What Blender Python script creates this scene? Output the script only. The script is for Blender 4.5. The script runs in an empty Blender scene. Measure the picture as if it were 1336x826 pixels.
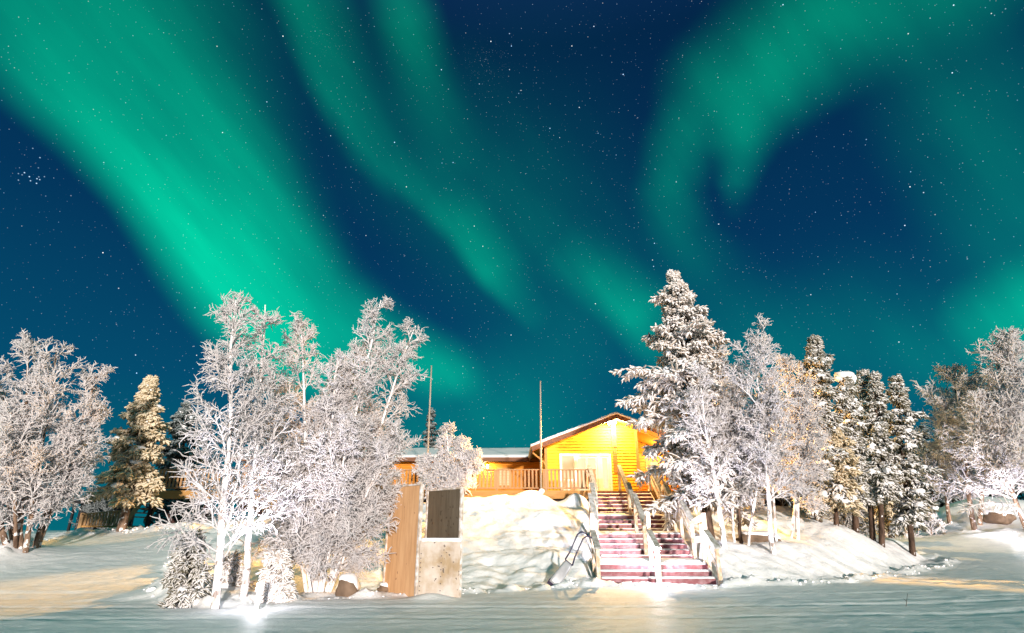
import bpy, math, random
import numpy as np
from mathutils import Vector
from math import sin, cos, pi, radians, sqrt

# ------------------------------------------------------------------ camera, sky, moon, exposure
EYE = 1.40
PITCH = math.atan(279 / 742)
SP, CP = sin(PITCH), cos(PITCH)
S = bpy.context.scene
COL = S.collection

cam_d = bpy.data.cameras.new('camera')
cam_d.lens = 20.0
cam_d.sensor_width = 36.0
cam_d.clip_start = 0.05
cam_d.clip_end = 6000
cam = bpy.data.objects.new('camera', cam_d)
COL.objects.link(cam)
cam.location = (0, 0, EYE)
cam.rotation_euler = (pi / 2 + PITCH, 0, 0)
S.camera = cam

S.view_settings.view_transform = 'Standard'
S.view_settings.look = 'None'
S.view_settings.exposure = 0.4
S.view_settings.gamma = 1.0
S.view_settings.use_curve_mapping = False
S.cycles.max_bounces = 5
S.cycles.diffuse_bounces = 3
S.cycles.glossy_bounces = 2
S.cycles.transmission_bounces = 3
S.cycles.use_denoising = True
S.cycles.caustics_reflective = False
S.cycles.caustics_refractive = False
S.cycles.sample_clamp_indirect = 4.0


def raydir(px, py):
    xc, yc = (px - 668) / 742, (413 - py) / 742
    return xc, CP - yc * SP, SP + yc * CP


def at(px, py, Y):
    """world point seen at a place of the photograph, at distance Y in front of the camera"""
    x, y, z = raydir(px, py)
    k = Y / y
    return np.array((x * k, Y, EYE + z * k))


# --- night sky: gradient + aurora ribbons + stars, as a function of the direction in the world
world = bpy.data.worlds.new('World')
S.world = world
world.use_nodes = True
world.cycles.sampling_method = 'NONE'
WT = world.node_tree
WT.nodes.clear()
wl = WT.links


def wn(t, **kw):
    n = WT.nodes.new(t)
    for k, v in kw.items():
        setattr(n, k, v)
    return n


def wset(n, i, v):
    if hasattr(v, 'is_output') or isinstance(v, bpy.types.NodeSocket):
        wl.new(v, n.inputs[i])
    else:
        n.inputs[i].default_value = v


def wm(op, a, b=None, c=None, clamp=False):
    n = wn('ShaderNodeMath', operation=op)
    n.use_clamp = clamp
    wset(n, 0, a)
    if b is not None: wset(n, 1, b)
    if c is not None: wset(n, 2, c)
    return n.outputs[0]


def wv(op, a, b=None, out=0):
    n = wn('ShaderNodeVectorMath', operation=op)
    wset(n, 0, a)
    if b is not None: wset(n, 1, b)
    return n.outputs[out]


def sky_uv(px, py):
    x, y = (px - 668) / 742, (413 - py) / 742
    r = sqrt(x * x + y * y)
    if r < 1e-6: return (0.0, 0.0)
    k = math.tan(math.atan(r) / 2) / r
    return (x * k, y * k)


tc = wn('ShaderNodeTexCoord')
DIR = tc.outputs['Generated']
AX_F = (0, CP, SP)
AX_U = (0, -SP, CP)
fdot = wv('DOT_PRODUCT', DIR, AX_F, 1)
udot = wv('DOT_PRODUCT', DIR, AX_U, 1)
rdot = wv('DOT_PRODUCT', DIR, (1, 0, 0), 1)
den = wm('MAXIMUM', wm('ADD', fdot, 1.0), 0.05)
cmb = wn('ShaderNodeCombineXYZ')
wl.new(wm('DIVIDE', rdot, den), cmb.inputs[0])
wl.new(wm('DIVIDE', udot, den), cmb.inputs[1])
UV0 = cmb.outputs[0]
nz = wn('ShaderNodeTexNoise', noise_dimensions='2D')
nz.inputs['Scale'].default_value = 5.0
nz.inputs['Detail'].default_value = 2.0
wl.new(UV0, nz.inputs['Vector'])
warp = wv('MULTIPLY', wv('SUBTRACT', nz.outputs['Color'], (0.5, 0.5, 0.5)), (0.022, 0.022, 0.0))
UV = wv('ADD', UV0, warp)


def segment(p0, p1, k):
    """soft glow round one stretch of an aurora ribbon; p = (px, py, reach in px, brightness)"""
    a, b = sky_uv(p0[0], p0[1]), sky_uv(p1[0], p1[1])
    L = math.hypot(b[0] - a[0], b[1] - a[1])
    m = wn('ShaderNodeMapping', vector_type='TEXTURE')
    wl.new(UV, m.inputs['Vector'])
    m.inputs['Location'].default_value = (a[0], a[1], 0)
    m.inputs['Rotation'].default_value = (0, 0, math.atan2(b[1] - a[1], b[0] - a[0]))
    p = m.outputs[0]
    if k != 1:
        p = wv('MAXIMUM', p, wv('MULTIPLY', p, (1, -k, 1)))
    c = wv('MINIMUM', wv('MAXIMUM', p, (0, 0, 0)), (L, 0, 0))
    d = wv('DISTANCE', p, c, 1)
    s0, s1 = p0[2] / 742 * .48, p1[2] / 742 * .48
    sg = wm('ADD', wv('DOT_PRODUCT', c, ((s1 - s0) / L, 0, 0), 1), s0)
    it = wm('ADD', wv('DOT_PRODUCT', c, ((p1[3] - p0[3]) / L, 0, 0), 1), p0[3])
    mr = wn('ShaderNodeMapRange', interpolation_type='SMOOTHSTEP')
    wl.new(d, mr.inputs[0])
    wl.new(sg, mr.inputs[1])
    mr.inputs[2].default_value = 0.0
    mr.inputs[3].default_value = 0.0
    wl.new(it, mr.inputs[4])
    return mr.outputs[0]


RIBBONS = [
    # asymmetry, points
    (1.3, [(70, -120, 190, .27), (150, 30, 185, .29), (235, 170, 165, .27), (310, 290, 140, .28), (390, 390, 110, .26), (480, 455, 85, .20), (560, 488, 70, .16), (612, 505, 45, .06)]),
    (1.6, [(-90, -50, 120, .18), (20, 70, 100, .24), (125, 175, 88, .38), (195, 248, 88, .52), (255, 325, 100, .58), (305, 395, 100, .62), (360, 455, 95, .52), (440, 500, 90, .25)]),
    (1.0, [(240, 80, 80, .03), (310, 210, 75, .12), (372, 310, 70, .15), (430, 385, 60, .12), (500, 440, 60, .10), (590, 490, 50, .12)]),
    (2.2, [(335, -80, 90, .10), (378, 5, 85, .20), (432, 120, 80, .16), (495, 212, 70, .10), (560, 262, 60, .10), (605, 300, 70, .16), (640, 355, 66, .22), (680, 412, 45, .07)]),
    (1.0, [(500, -60, 50, .12), (528, 25, 58, .17), (552, 100, 55, .11), (590, 190, 60, .03)]),
    (1.0, [(420, 40, 120, .03), (560, 190, 170, .05), (650, 300, 160, .06), (700, 400, 130, .04)]),
    (1.0, [(690, 80, 160, .005), (700, 240, 190, .03), (780, 340, 170, .04)]),
    (1.0, [(560, 560, 140, .09), (680, 540, 140, .11), (760, 470, 110, .05)]),
    (1.0, [(1340, -80, 110, .14), (1160, -10, 120, .17), (1030, 45, 115, .19), (945, 110, 98, .18), (893, 180, 64, .17), (872, 245, 57, .14), (885, 305, 60, .09), (925, 370, 85, .05), (980, 450, 120, .04)]),
    (1.0, [(1060, 60, 100, .08), (1005, 125, 75, .16), (975, 180, 52, .18), (962, 230, 36, .15), (958, 268, 26, .02)]),
    (1.5, [(720, 320, 80, .02), (780, 375, 75, .18), (822, 412, 75, .30), (862, 470, 55, .10)]),
    (1.0, [(1215, 50, 110, .06), (1270, 160, 120, .11), (1340, 270, 125, .13), (1420, 380, 150, .10)]),
    (1.0, [(1400, 395, 90, .32), (1322, 425, 85, .34), (1240, 462, 90, .13), (1130, 440, 140, .07), (1020, 480, 150, .07)]),
]
RIBBONS.append((1.0, [(-2600, -1700, 560, .44), (0, -1500, 540, .52), (1300, -1500, 540, .52), (4200, -1700, 560, .44)]))  # unseen broad ribbon overhead, added to light the ground teal
# every few ribbons are a background of their own; the sky is their sum
totals = []
for ri, (k, pts) in enumerate(RIBBONS):
    acc = None
    for i in range(len(pts) - 1):
        g = segment(pts[i], pts[i + 1], k)
        acc = g if acc is None else wm('MAXIMUM', acc, g)
    if ri % 3 == 0: totals.append(acc)
    else: totals[-1] = wm('ADD', totals[-1], acc)
rays = wn('ShaderNodeTexNoise', noise_dimensions='2D')
rays.inputs['Scale'].default_value = 3.0
rays.inputs['Detail'].default_value = 3.0
wl.new(wv('ADD', wv('MULTIPLY', UV0, (4.5, 2.0, 1)), wv('MULTIPLY', wv('DOT_PRODUCT', UV0, (0, 1, 0), 1), (3.6, 0, 0))), rays.inputs['Vector'])
ray2 = wn('ShaderNodeTexNoise', noise_dimensions='2D')
ray2.inputs['Scale'].default_value = 9.0
ray2.inputs['Detail'].default_value = 4.0
wl.new(wv('ADD', wv('MULTIPLY', UV0, (4.0, .7, 1)), wv('MULTIPLY', wv('DOT_PRODUCT', UV0, (0, 1, 0), 1), (2.6, 0, 0))), ray2.inputs['Vector'])
ray_gain = wm('MULTIPLY_ADD', ray2.outputs[0], .45, wm('MULTIPLY_ADD', rays.outputs[0], .6, .48))

sep = wn('ShaderNodeSeparateXYZ')
wl.new(DIR, sep.inputs[0])
ramp = wn('ShaderNodeValToRGB')
els = ramp.color_ramp.elements
els[0].position, els[0].color = 0.0, (.0010, .108, .142, 1)
els[1].position, els[1].color = 1.0, (.010, .032, .125, 1)
for p_, c_ in ((.22, (.0010, .056, .120, 1)), (.45, (.0008, .027, .080, 1)), (.72, (.0008, .015, .050, 1))):
    e = els.new(p_)
    e.color = c_
wl.new(sep.outputs[2], ramp.inputs[0])


def color_scale(col, val):
    return wv('SCALE', col) if False else _scale(col, val)


def _scale(col, val):
    n = wn('ShaderNodeVectorMath', operation='SCALE')
    if isinstance(col, tuple):
        n.inputs[0].default_value = col
    else:
        wl.new(col, n.inputs[0])
    wset(n, 3, val)
    return n.outputs[0]


col = ramp.outputs[0]


def stars(scale, radius, gain, power, mask=None):
    v = wn('ShaderNodeTexVoronoi', feature='F1')
    v.inputs['Scale'].default_value = scale
    wl.new(DIR, v.inputs['Vector'])
    mr = wn('ShaderNodeMapRange', interpolation_type='SMOOTHSTEP')
    wl.new(v.outputs['Distance'], mr.inputs[0])
    mr.inputs[1].default_value = radius
    mr.inputs[2].default_value = radius * .35
    sp = wn('ShaderNodeSeparateColor')
    wl.new(v.outputs['Color'], sp.inputs[0])
    b = wm('MULTIPLY', wm('POWER', sp.outputs[0], power), gain)
    b = wm('MULTIPLY', b, mr.outputs[0])
    if mask is not None: b = wm('MULTIPLY', b, mask)
    tint = wn('ShaderNodeMix', data_type='RGBA')
    wl.new(sp.outputs[1], tint.inputs[0])
    tint.inputs[6].default_value = (.35, .65, 1, 1)
    tint.inputs[7].default_value = (1, .95, .85, 1)
    return _scale(tint.outputs[2], b)


def blob(px, py, r):
    a = sky_uv(px, py)
    d = wv('DISTANCE', UV0, (a[0], a[1], 0), 1)
    mr = wn('ShaderNodeMapRange', interpolation_type='SMOOTHSTEP')
    wl.new(d, mr.inputs[0])
    mr.inputs[1].default_value = r / 742 * .48
    mr.inputs[2].default_value = 0
    return mr.outputs[0]


col = wv('ADD', col, stars(62, .062, 1.7, 3.0))
col = wv('ADD', col, stars(125, .088, .55, 1.3))
col = wv('ADD', col, stars(190, .12, .36, 1.6))
col = wv('ADD', col, stars(420, .22, .35, 2.0, wm('ADD', 0.0, wm('ADD', blob(632, 88, 45), wm('MULTIPLY', blob(430, 45, 45), .7)))))
for q in ((265, 375, 1.3), (318, 418, 1.3), (330, 462, 1.0), (400, 440, 1.1), (430, 450, 1.0), (395, 490, 1.3), (420, 420, .5), (480, 418, .5), (200, 455, .6), (432, 213, .8), (355, 113, .5), (200, 385, .5), (415, 323, .4), (240, 398, .5)):
    col = wv('ADD', col, _scale((.55, .8, 1.0), wm('MULTIPLY', blob(q[0] / 8.26, 180 + q[1] / 8.26, .95), q[2])))
bg = wn('ShaderNodeBackground')
wl.new(col, bg.inputs['Color'])
bg.inputs['Strength'].default_value = 1.0
wo = wn('ShaderNodeOutputWorld')
sh = bg.outputs[0]
for tt in totals:
    b2 = wn('ShaderNodeBackground')
    wl.new(_scale((.0, .64, .285), wm('MULTIPLY', tt, ray_gain)), b2.inputs['Color'])
    ad = wn('ShaderNodeAddShader')
    wl.new(sh, ad.inputs[0])
    wl.new(b2.outputs[0], ad.inputs[1])
    sh = ad.outputs[0]
wl.new(sh, wo.inputs[0])

# --- the moon, low behind the camera
sun_d = bpy.data.lights.new('moon', 'SUN')
sun_d.energy = 4.7
sun_d.angle = radians(2.0)
sun_d.color = (1.0, .87, .76)
sun = bpy.data.objects.new('moon', sun_d)
COL.objects.link(sun)
sun.rotation_euler = (radians(85.2), 0, radians(13))


def lamp(name, loc, power, color, radius=.06):
    l = bpy.data.lights.new(name, 'POINT')
    l.energy = power
    l.color = color
    l.shadow_soft_size = radius
    o = bpy.data.objects.new(name, l)
    COL.objects.link(o)
    o.location = tuple(loc)
    return o


# ------------------------------------------------------------------ helpers
def new_mat(name):
    m = bpy.data.materials.new(name)
    m.use_nodes = True
    nt = m.node_tree
    b = nt.nodes['Principled BSDF']
    return m, nt, b


class N:
    """tiny node helper for one material"""
    def __init__(s, name, rough=.6, spec=.3):
        s.m, s.t, s.b = new_mat(name)
        s.b.inputs['Roughness'].default_value = rough
        s.b.inputs['Specular IOR Level'].default_value = spec
        s.tc = s.t.nodes.new('ShaderNodeTexCoord')

    def node(s, t, **kw):
        n = s.t.nodes.new(t)
        for k, v in kw.items(): setattr(n, k, v)
        return n

    def link(s, a, b): s.t.links.new(a, b)

    def mapping(s, scale, src='Object'):
        n = s.node('ShaderNodeMapping')
        n.inputs['Scale'].default_value = scale
        s.link(s.tc.outputs[src], n.inputs[0])
        return n.outputs[0]

    def noise(s, scale, detail=3, vec=None, rough=.55):
        n = s.node('ShaderNodeTexNoise')
        n.inputs['Scale'].default_value = scale
        n.inputs['Detail'].default_value = detail
        n.inputs['Roughness'].default_value = rough
        s.link(vec if vec is not None else s.tc.outputs['Object'], n.inputs['Vector'])
        return n.outputs[0]

    def ramp(s, fac, stops):
        n = s.node('ShaderNodeValToRGB')
        e = n.color_ramp.elements
        e[0].position, e[0].color = stops[0][0], (*stops[0][1], 1)
        e[1].position, e[1].color = stops[-1][0], (*stops[-1][1], 1)
        for p, c in stops[1:-1]:
            k = e.new(p)
            k.color = (*c, 1)
        s.link(fac, n.inputs[0])
        return n.outputs[0]

    def mix(s, fac, a, b, mode='MIX'):
        n = s.node('ShaderNodeMix', data_type='RGBA', blend_type=mode)
        for i, v in ((0, fac), (6, a), (7, b)):
            if isinstance(v, bpy.types.NodeSocket): s.link(v, n.inputs[i])
            elif i == 0: n.inputs[0].default_value = v
            else: n.inputs[i].default_value = (*v, 1)
        return n.outputs[2]

    def math(s, op, a, b=0.0, c=0.0, clamp=False):
        n = s.node('ShaderNodeMath', operation=op)
        n.use_clamp = clamp
        for i, v in enumerate((a, b, c)):
            if isinstance(v, bpy.types.NodeSocket): s.link(v, n.inputs[i])
            else: n.inputs[i].default_value = v
        return n.outputs[0]

    def color(s, c):
        if isinstance(c, bpy.types.NodeSocket): s.link(c, s.b.inputs['Base Color'])
        else: s.b.inputs['Base Color'].default_value = (*c, 1)

    def bump(s, h, strength=.3, dist=.02):
        n = s.node('ShaderNodeBump')
        n.inputs['Strength'].default_value = strength
        n.inputs['Distance'].default_value = dist
        s.link(h, n.inputs['Height'])
        s.link(n.outputs[0], s.b.inputs['Normal'])

    def up(s):
        """z of the true surface normal"""
        g = s.node('ShaderNodeNewGeometry')
        n = s.node('ShaderNodeSeparateXYZ')
        s.link(g.outputs['Normal'], n.inputs[0])
        return n.outputs[2]


def wood(name, dark, light, axis='x', scale=1.0, rough=.7, frost=0.0):
    n = N(name, rough, .2)
    sc = {'x': (1.2, 14, 14), 'z': (14, 14, 1.2), 'y': (14, 1.2, 14)}[axis]
    v = n.mapping(tuple(a * scale for a in sc))
    g = n.noise(1.0, 5, v, .65)
    c = n.ramp(g, [(.28, dark), (.55, tuple((a + b) / 2 for a, b in zip(dark, light))), (.75, light)])
    big = n.noise(1.3, 2)
    c = n.mix(n.math('MULTIPLY', big, .35), c, tuple(d * .6 for d in dark))
    if frost:
        f = n.math('MULTIPLY', n.ramp(n.noise(7, 5), [(.42, (0, 0, 0)), (.66, (1, 1, 1))]), frost)
        c = n.mix(f, c, (.82, .84, .88))
    n.color(c)
    n.bump(g, .25, .01)
    return n.m


def plain(name, c, rough=.6, spec=.3, metal=0.0, var=.15):
    n = N(name, rough, spec)
    k = n.noise(4, 4)
    n.color(n.ramp(k, [(.3, tuple(x * (1 - var) for x in c)), (.7, tuple(min(1, x * (1 + var)) for x in c))]))
    n.b.inputs['Metallic'].default_value = metal
    return n.m


def emit(name, c, strength):
    m, t, b = new_mat(name)
    b.inputs['Base Color'].default_value = (.05, .05, .05, 1)
    b.inputs['Emission Color'].default_value = (*c, 1)
    b.inputs['Emission Strength'].default_value = strength
    return m


M = {}
# snow of the ground
n = N('snow', .55, .25)
n.color(n.ramp(n.noise(2.5, 5), [(.3, (.80, .83, .87)), (.7, (.90, .91, .92))]))
h = n.math('ADD', n.math('MULTIPLY', n.noise(5, 6, None, .62), .9), n.math('MULTIPLY', n.noise(30, 3), .15))
n.bump(h, .55, .09)
M['snow'] = n.m
# packed snow of the road, combed by tyres and ploughs
n = N('packed_snow', .5, .3)
st = n.noise(1.0, 7, n.mapping((1.5, 4.5, 4.5)), .75)
fine = n.noise(24, 4)
n.color(n.ramp(st, [(.30, (.62, .66, .70)), (.45, (.80, .82, .84)), (.62, (.89, .90, .91))]))
mid = n.noise(7, 5, None, .65)
n.bump(n.math('ADD', n.math('MULTIPLY', st, .35), n.math('ADD', n.math('MULTIPLY', mid, .6), n.math('MULTIPLY', fine, .3))), .6, .05)
M['road'] = n.m
# loose snow lying on things
n = N('snow_cover', .6, .2)
n.color((.88, .89, .92))
n.bump(n.noise(14, 4), .5, .03)
M['cover'] = n.m
# hoar frost on twigs
def frost_mat(name, tint, dark, amt):
    n = N(name, .7, .15)
    k = n.noise(3.0, 3)
    f = n.math('GREATER_THAN', n.noise(11, 2), 1 - amt)
    c = n.mix(f, n.ramp(k, [(.3, tuple(t * .9 for t in tint)), (.7, tint)]), dark)
    n.color(c)
    tr = n.node('ShaderNodeBsdfTranslucent')
    n.link(c, tr.inputs['Color'])
    ms = n.node('ShaderNodeMixShader')
    ms.inputs[0].default_value = .45
    n.link(n.b.outputs[0], ms.inputs[1])
    n.link(tr.outputs[0], ms.inputs[2])
    out = [x for x in n.t.nodes if x.type == 'OUTPUT_MATERIAL'][0]
    n.link(ms.outputs[0], out.inputs['Surface'])
    return n.m
M['frost'] = frost_mat('hoar_frost', (.92, .90, .92), (.45, .36, .33), .15)
M['frost_grey'] = frost_mat('grey_frost', (.84, .82, .81), (.36, .30, .26), .30)
M['frost_dim'] = frost_mat('thin_frost', (.38, .42, .44), (.10, .11, .11), .48)


def bark_mat(name, a, b, frost, amt):
    n = N(name, .8, .15)
    k = n.noise(1.0, 4, n.mapping((9, 9, 2.5)))
    c = n.ramp(k, [(.35, a), (.6, b)])
    c = n.mix(n.math('GREATER_THAN', n.noise(5, 4), 1 - amt), c, frost)
    n.color(c)
    n.bump(k, .5, .02)
    return n.m
M['birch_bark'] = bark_mat('birch_bark', (.20, .15, .13), (.72, .66, .64), (.86, .84, .86), .55)
M['dark_bark'] = bark_mat('dark_bark', (.035, .022, .016), (.11, .07, .05), (.70, .70, .72), .36)
M['brown_bark'] = bark_mat('brown_bark', (.08, .05, .035), (.26, .18, .13), (.72, .70, .70), .42)


def needle_mat(name, under, top, lo, hi):
    n = N(name, .75, .15)
    u = n.math('ADD', n.up(), n.math('MULTIPLY', n.math('SUBTRACT', n.noise(2.2, 4), .5), 1.7))
    mr = n.node('ShaderNodeMapRange')
    n.link(u, mr.inputs[0])
    mr.inputs[1].default_value, mr.inputs[2].default_value = lo, hi
    lo_c = n.ramp(n.noise(5, 2), [(.3, tuple(x * .55 for x in under)), (.7, under)])
    n.color(n.mix(mr.outputs[0], lo_c, top))
    return n.m
M['needles'] = needle_mat('frosted_needles', (.50, .42, .34), (.90, .89, .92), -.45, .25)
M['needles_tan'] = needle_mat('lamplit_rimed_needles', (.40, .32, .19), (.80, .70, .54), -.5, .6)  # rime with golden lamplight put into the upper colour
M['needles_green'] = needle_mat('snowy_green_needles', (.20, .185, .13), (.90, .90, .92), -.12, .60)
M['needles_dark'] = needle_mat('dark_needles', (.05, .07, .07), (.45, .50, .52), -.1, 1.1)

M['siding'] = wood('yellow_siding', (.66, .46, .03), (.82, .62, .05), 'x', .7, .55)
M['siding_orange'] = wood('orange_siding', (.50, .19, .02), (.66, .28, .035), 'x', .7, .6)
M['trim_wood'] = wood('trim_wood', (.40, .20, .06), (.58, .32, .11), 'x', 1, .6)
M['soffit'] = wood('soffit_wood', (.46, .20, .03), (.62, .30, .05), 'y', 1, .6)
M['fascia'] = wood('fascia_brown', (.13, .06, .035), (.22, .11, .06), 'x', 1, .6)
M['skirting'] = wood('skirting_brown', (.035, .018, .016), (.07, .035, .03), 'x', .6, .7)
M['deck_wood'] = wood('deck_wood', (.30, .17, .08), (.50, .32, .17), 'z', 1, .7)
M['deck_beam'] = wood('deck_beam', (.36, .19, .06), (.52, .30, .11), 'x', 1, .7)
M['rail_wood'] = wood('rail_wood', (.46, .32, .20), (.68, .52, .36), 'z', 1, .7, .5)
M['rail_board'] = wood('rail_board', (.50, .38, .26), (.74, .62, .48), 'y', 1, .7, .8)
M['cap_wood'] = wood('weathered_cap', (.22, .22, .19), (.40, .40, .36), 'y', 1, .8, .4)
M['maroon'] = wood('maroon_paint', (.16, .042, .055), (.29, .088, .10), 'x', .8, .5, .12)
M['white_trim'] = plain('white_trim', (.80, .80, .78), .4, .4, 0, .04)
M['pole'] = wood('pole_wood', (.30, .25, .20), (.48, .42, .35), 'z', 1, .7)
M['metal'] = plain('grey_metal', (.30, .31, .32), .35, .5, .8)
M['roof'] = plain('roof_sheet', (.10, .13, .13), .5, .4, .0)
M['handle_blue'] = plain('handle_blue', (.012, .014, .06), .35, .5)
M['pan_grey'] = plain('scoop_grey', (.42, .44, .47), .35, .5, .2)
M['pan_dark'] = plain('scoop_dark', (.03, .02, .05), .4, .5)
M['rock'] = plain('rock', (.17, .12, .085), .85, .2, 0, .35)
M['shelter_blue'] = plain('navy_tarpaulin', (.008, .010, .05), .5, .4)
M['shelter_dark'] = plain('dark_boards', (.012, .012, .014), .7, .3)
M['door_lit'] = emit('lit_door_glass', (1.0, .84, .52), .75)
M['window_lit'] = emit('lit_window_glass', (1.0, .70, .32), .6)
M['lamp_white'] = emit('lamp_glass_white', (1.0, .96, 1.0), 40)
M['lamp_warm'] = emit('lamp_glass_warm', (1.0, .80, .50), 40)

n = N('plywood', .65, .25)
g = n.noise(1.0, 6, n.mapping((9, 9, .8)), .7)
c = n.ramp(g, [(.25, (.38, .20, .09)), (.5, (.56, .335, .175)), (.75, (.66, .44, .255))])
c = n.mix(n.math('MULTIPLY', n.math('GREATER_THAN', n.noise(6.5, 1), .74), .6), c, (.16, .06, .03))
n.color(c)
n.bump(g, .15, .01)
M['plywood'] = n.m
n = N('shaded_plywood', .7, .2)  # darker plywood copy: shade of the screen's inner face put into the colour
g = n.noise(1.0, 6, n.mapping((9, 9, .9)), .7)
c = n.ramp(g, [(.25, (.075, .06, .042)), (.5, (.115, .095, .07)), (.8, (.16, .135, .10))])
c = n.mix(n.math('MULTIPLY', n.math('GREATER_THAN', n.noise(7, 1), .70), .7), c, (.05, .04, .03))
n.color(c)
M['plywood_shade'] = n.m
n = N('frosted_plywood', .7, .2)
g = n.noise(1.0, 6, n.mapping((7, 7, 1.0)), .7)
c = n.ramp(g, [(.25, (.24, .17, .10)), (.5, (.34, .26, .165)), (.8, (.42, .34, .24))])
c = n.mix(n.math('MULTIPLY', n.ramp(n.noise(2.2, 6), [(.40, (0, 0, 0)), (.62, (1, 1, 1))]), .55), c, (.66, .65, .66))
c = n.mix(n.math('MULTIPLY', n.math('GREATER_THAN', n.noise(9, 2), .68), .8), c, (.09, .07, .06))
n.color(c)
M['plywood_frost'] = n.m


def tag(o, label=None, cat=None, group=None, kind=None):
    if label: o['label'] = label
    if cat: o['category'] = cat
    if group: o['group'] = group
    if kind: o['kind'] = kind
    return o


def thing(name, loc, label, cat, group=None):
    o = bpy.data.objects.new(name, None)
    o.empty_display_size = .2
    COL.objects.link(o)
    o.location = tuple(float(v) for v in loc)
    return tag(o, label, cat, group)


def root_loc(o):
    while o.parent: o = o.parent
    return np.array(o.location)


def mesh_obj(name, V, F, mat, parent=None, smooth=False):
    """V (n,3) world coordinates; F array (m,4) or list of faces"""
    V = np.asarray(V, dtype=np.float64)
    if parent is not None: V = V - root_loc(parent)
    me = bpy.data.meshes.new(name)
    if isinstance(F, np.ndarray):
        k = F.shape[1]
        me.vertices.add(len(V))
        me.vertices.foreach_set('co', V.astype(np.float32).ravel())
        me.loops.add(F.size)
        me.loops.foreach_set('vertex_index', F.astype(np.int32).ravel())
        me.polygons.add(len(F))
        me.polygons.foreach_set('loop_start', np.arange(0, F.size, k, dtype=np.int32))
        me.polygons.foreach_set('loop_total', np.full(len(F), k, dtype=np.int32))
        me.update(calc_edges=True)
    else:
        me.from_pydata([tuple(v) for v in V], [], [tuple(f) for f in F])
        me.update()
    if smooth:
        me.polygons.foreach_set('use_smooth', np.ones(len(me.polygons), dtype=bool))
    if mat is not None: me.materials.append(mat)
    o = bpy.data.objects.new(name, me)
    COL.objects.link(o)
    if parent is not None: o.parent = parent
    return o


class MB:
    """collects boxes, bars, tubes and lumps for one part"""
    def __init__(s): s.v, s.f = [], []

    def hexa(s, pts):
        b = len(s.v)
        s.v += [tuple(p) for p in pts]
        for q in ((0, 3, 2, 1), (4, 5, 6, 7), (0, 1, 5, 4), (1, 2, 6, 5), (2, 3, 7, 6), (3, 0, 4, 7)):
            s.f.append(tuple(b + i for i in q))
        return s

    def box(s, x0, x1, y0, y1, z0, z1):
        return s.hexa([(x0, y0, z0), (x1, y0, z0), (x1, y1, z0), (x0, y1, z0), (x0, y0, z1), (x1, y0, z1), (x1, y1, z1), (x0, y1, z1)])

    def bar(s, a, b, w, h, up=(0, 0, 1)):
        """a board from a to b: w across, h along 'up'"""
        a, b, up = np.array(a, float), np.array(b, float), np.array(up, float)
        t = (b - a) / np.linalg.norm(b - a)
        r = np.cross(t, up); r /= np.linalg.norm(r)
        u = np.cross(r, t)
        r, u = r * w / 2, u * h / 2
        return s.hexa([a - r - u, a + r - u, b + r - u, b - r - u, a - r + u, a + r + u, b + r + u, b - r + u])

    def tube(s, pts, rad, n=10):
        pts = [np.array(p, float) for p in pts]
        rad = rad if hasattr(rad, '__len__') else [rad] * len(pts)
        b = len(s.v)
        ref = np.array((.31, .22, .92)) if abs(pts[-1][2] - pts[0][2]) < abs(pts[-1][0] - pts[0][0]) + abs(pts[-1][1] - pts[0][1]) else np.array((.9, .4, .1))
        for i, p in enumerate(pts):
            t = pts[min(i + 1, len(pts) - 1)] - pts[max(i - 1, 0)]
            t = t / (np.linalg.norm(t) + 1e-9)
            u = np.cross(t, ref); u /= np.linalg.norm(u)
            w = np.cross(t, u)
            for k in range(n):
                a = 2 * pi * k / n
                s.v.append(tuple(p + rad[i] * (cos(a) * u + sin(a) * w)))
        for i in range(len(pts) - 1):
            for k in range(n):
                s.f.append((b + i * n + k, b + i * n + (k + 1) % n, b + (i + 1) * n + (k + 1) % n, b + (i + 1) * n + k))
        s.f.append(tuple(b + k for k in reversed(range(n))))
        s.f.append(tuple(b + (len(pts) - 1) * n + k for k in range(n)))
        return s

    def build(s, name, mat, parent=None, smooth=False):
        return mesh_obj(name, s.v, s.f, mat, parent, smooth)


def ico(sub=2):
    import bmesh
    bm = bmesh.new()
    bmesh.ops.create_icosphere(bm, subdivisions=sub, radius=1)
    V = np.array([v.co[:] for v in bm.verts])
    F = np.array([[v.index for v in f.verts] for f in bm.faces])
    bm.free()
    return V, F


def quad_ball(n=4):
    V, F = [], []
    g = np.tan(np.linspace(-pi / 4, pi / 4, n + 1))
    for ax in range(3):
        for sg in (-1, 1):
            o = len(V)
            for a in g:
                for b in g:
                    p = np.zeros(3); p[ax] = sg; p[(ax + 1) % 3] = a * sg; p[(ax + 2) % 3] = b
                    V.append(p / np.linalg.norm(p))
            for i in range(n):
                for j in range(n):
                    q = o + i * (n + 1) + j
                    F.append((q, q + n + 1, q + n + 2, q + 1))
    return np.array(V), np.array(F)


ICO2, ICO3, QB = ico(2), ico(3), quad_ball(4)


# value noise on numpy arrays
def vnoise(x, y, seed=0):
    xi, yi = np.floor(x).astype(np.int64), np.floor(y).astype(np.int64)
    xf, yf = x - xi, y - yi
    u, v = xf * xf * (3 - 2 * xf), yf * yf * (3 - 2 * yf)

    def hsh(a, b):
        k = (a * 374761393 + b * 668265263 + seed * 974634777) & 0x7fffffff
        k = ((k ^ (k >> 13)) * 1274126177) & 0x7fffffff
        return ((k ^ (k >> 16)) & 0xffff) / 65535.0
    return (hsh(xi, yi) * (1 - u) + hsh(xi + 1, yi) * u) * (1 - v) + (hsh(xi, yi + 1) * (1 - u) + hsh(xi + 1, yi + 1) * u) * v


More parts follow.
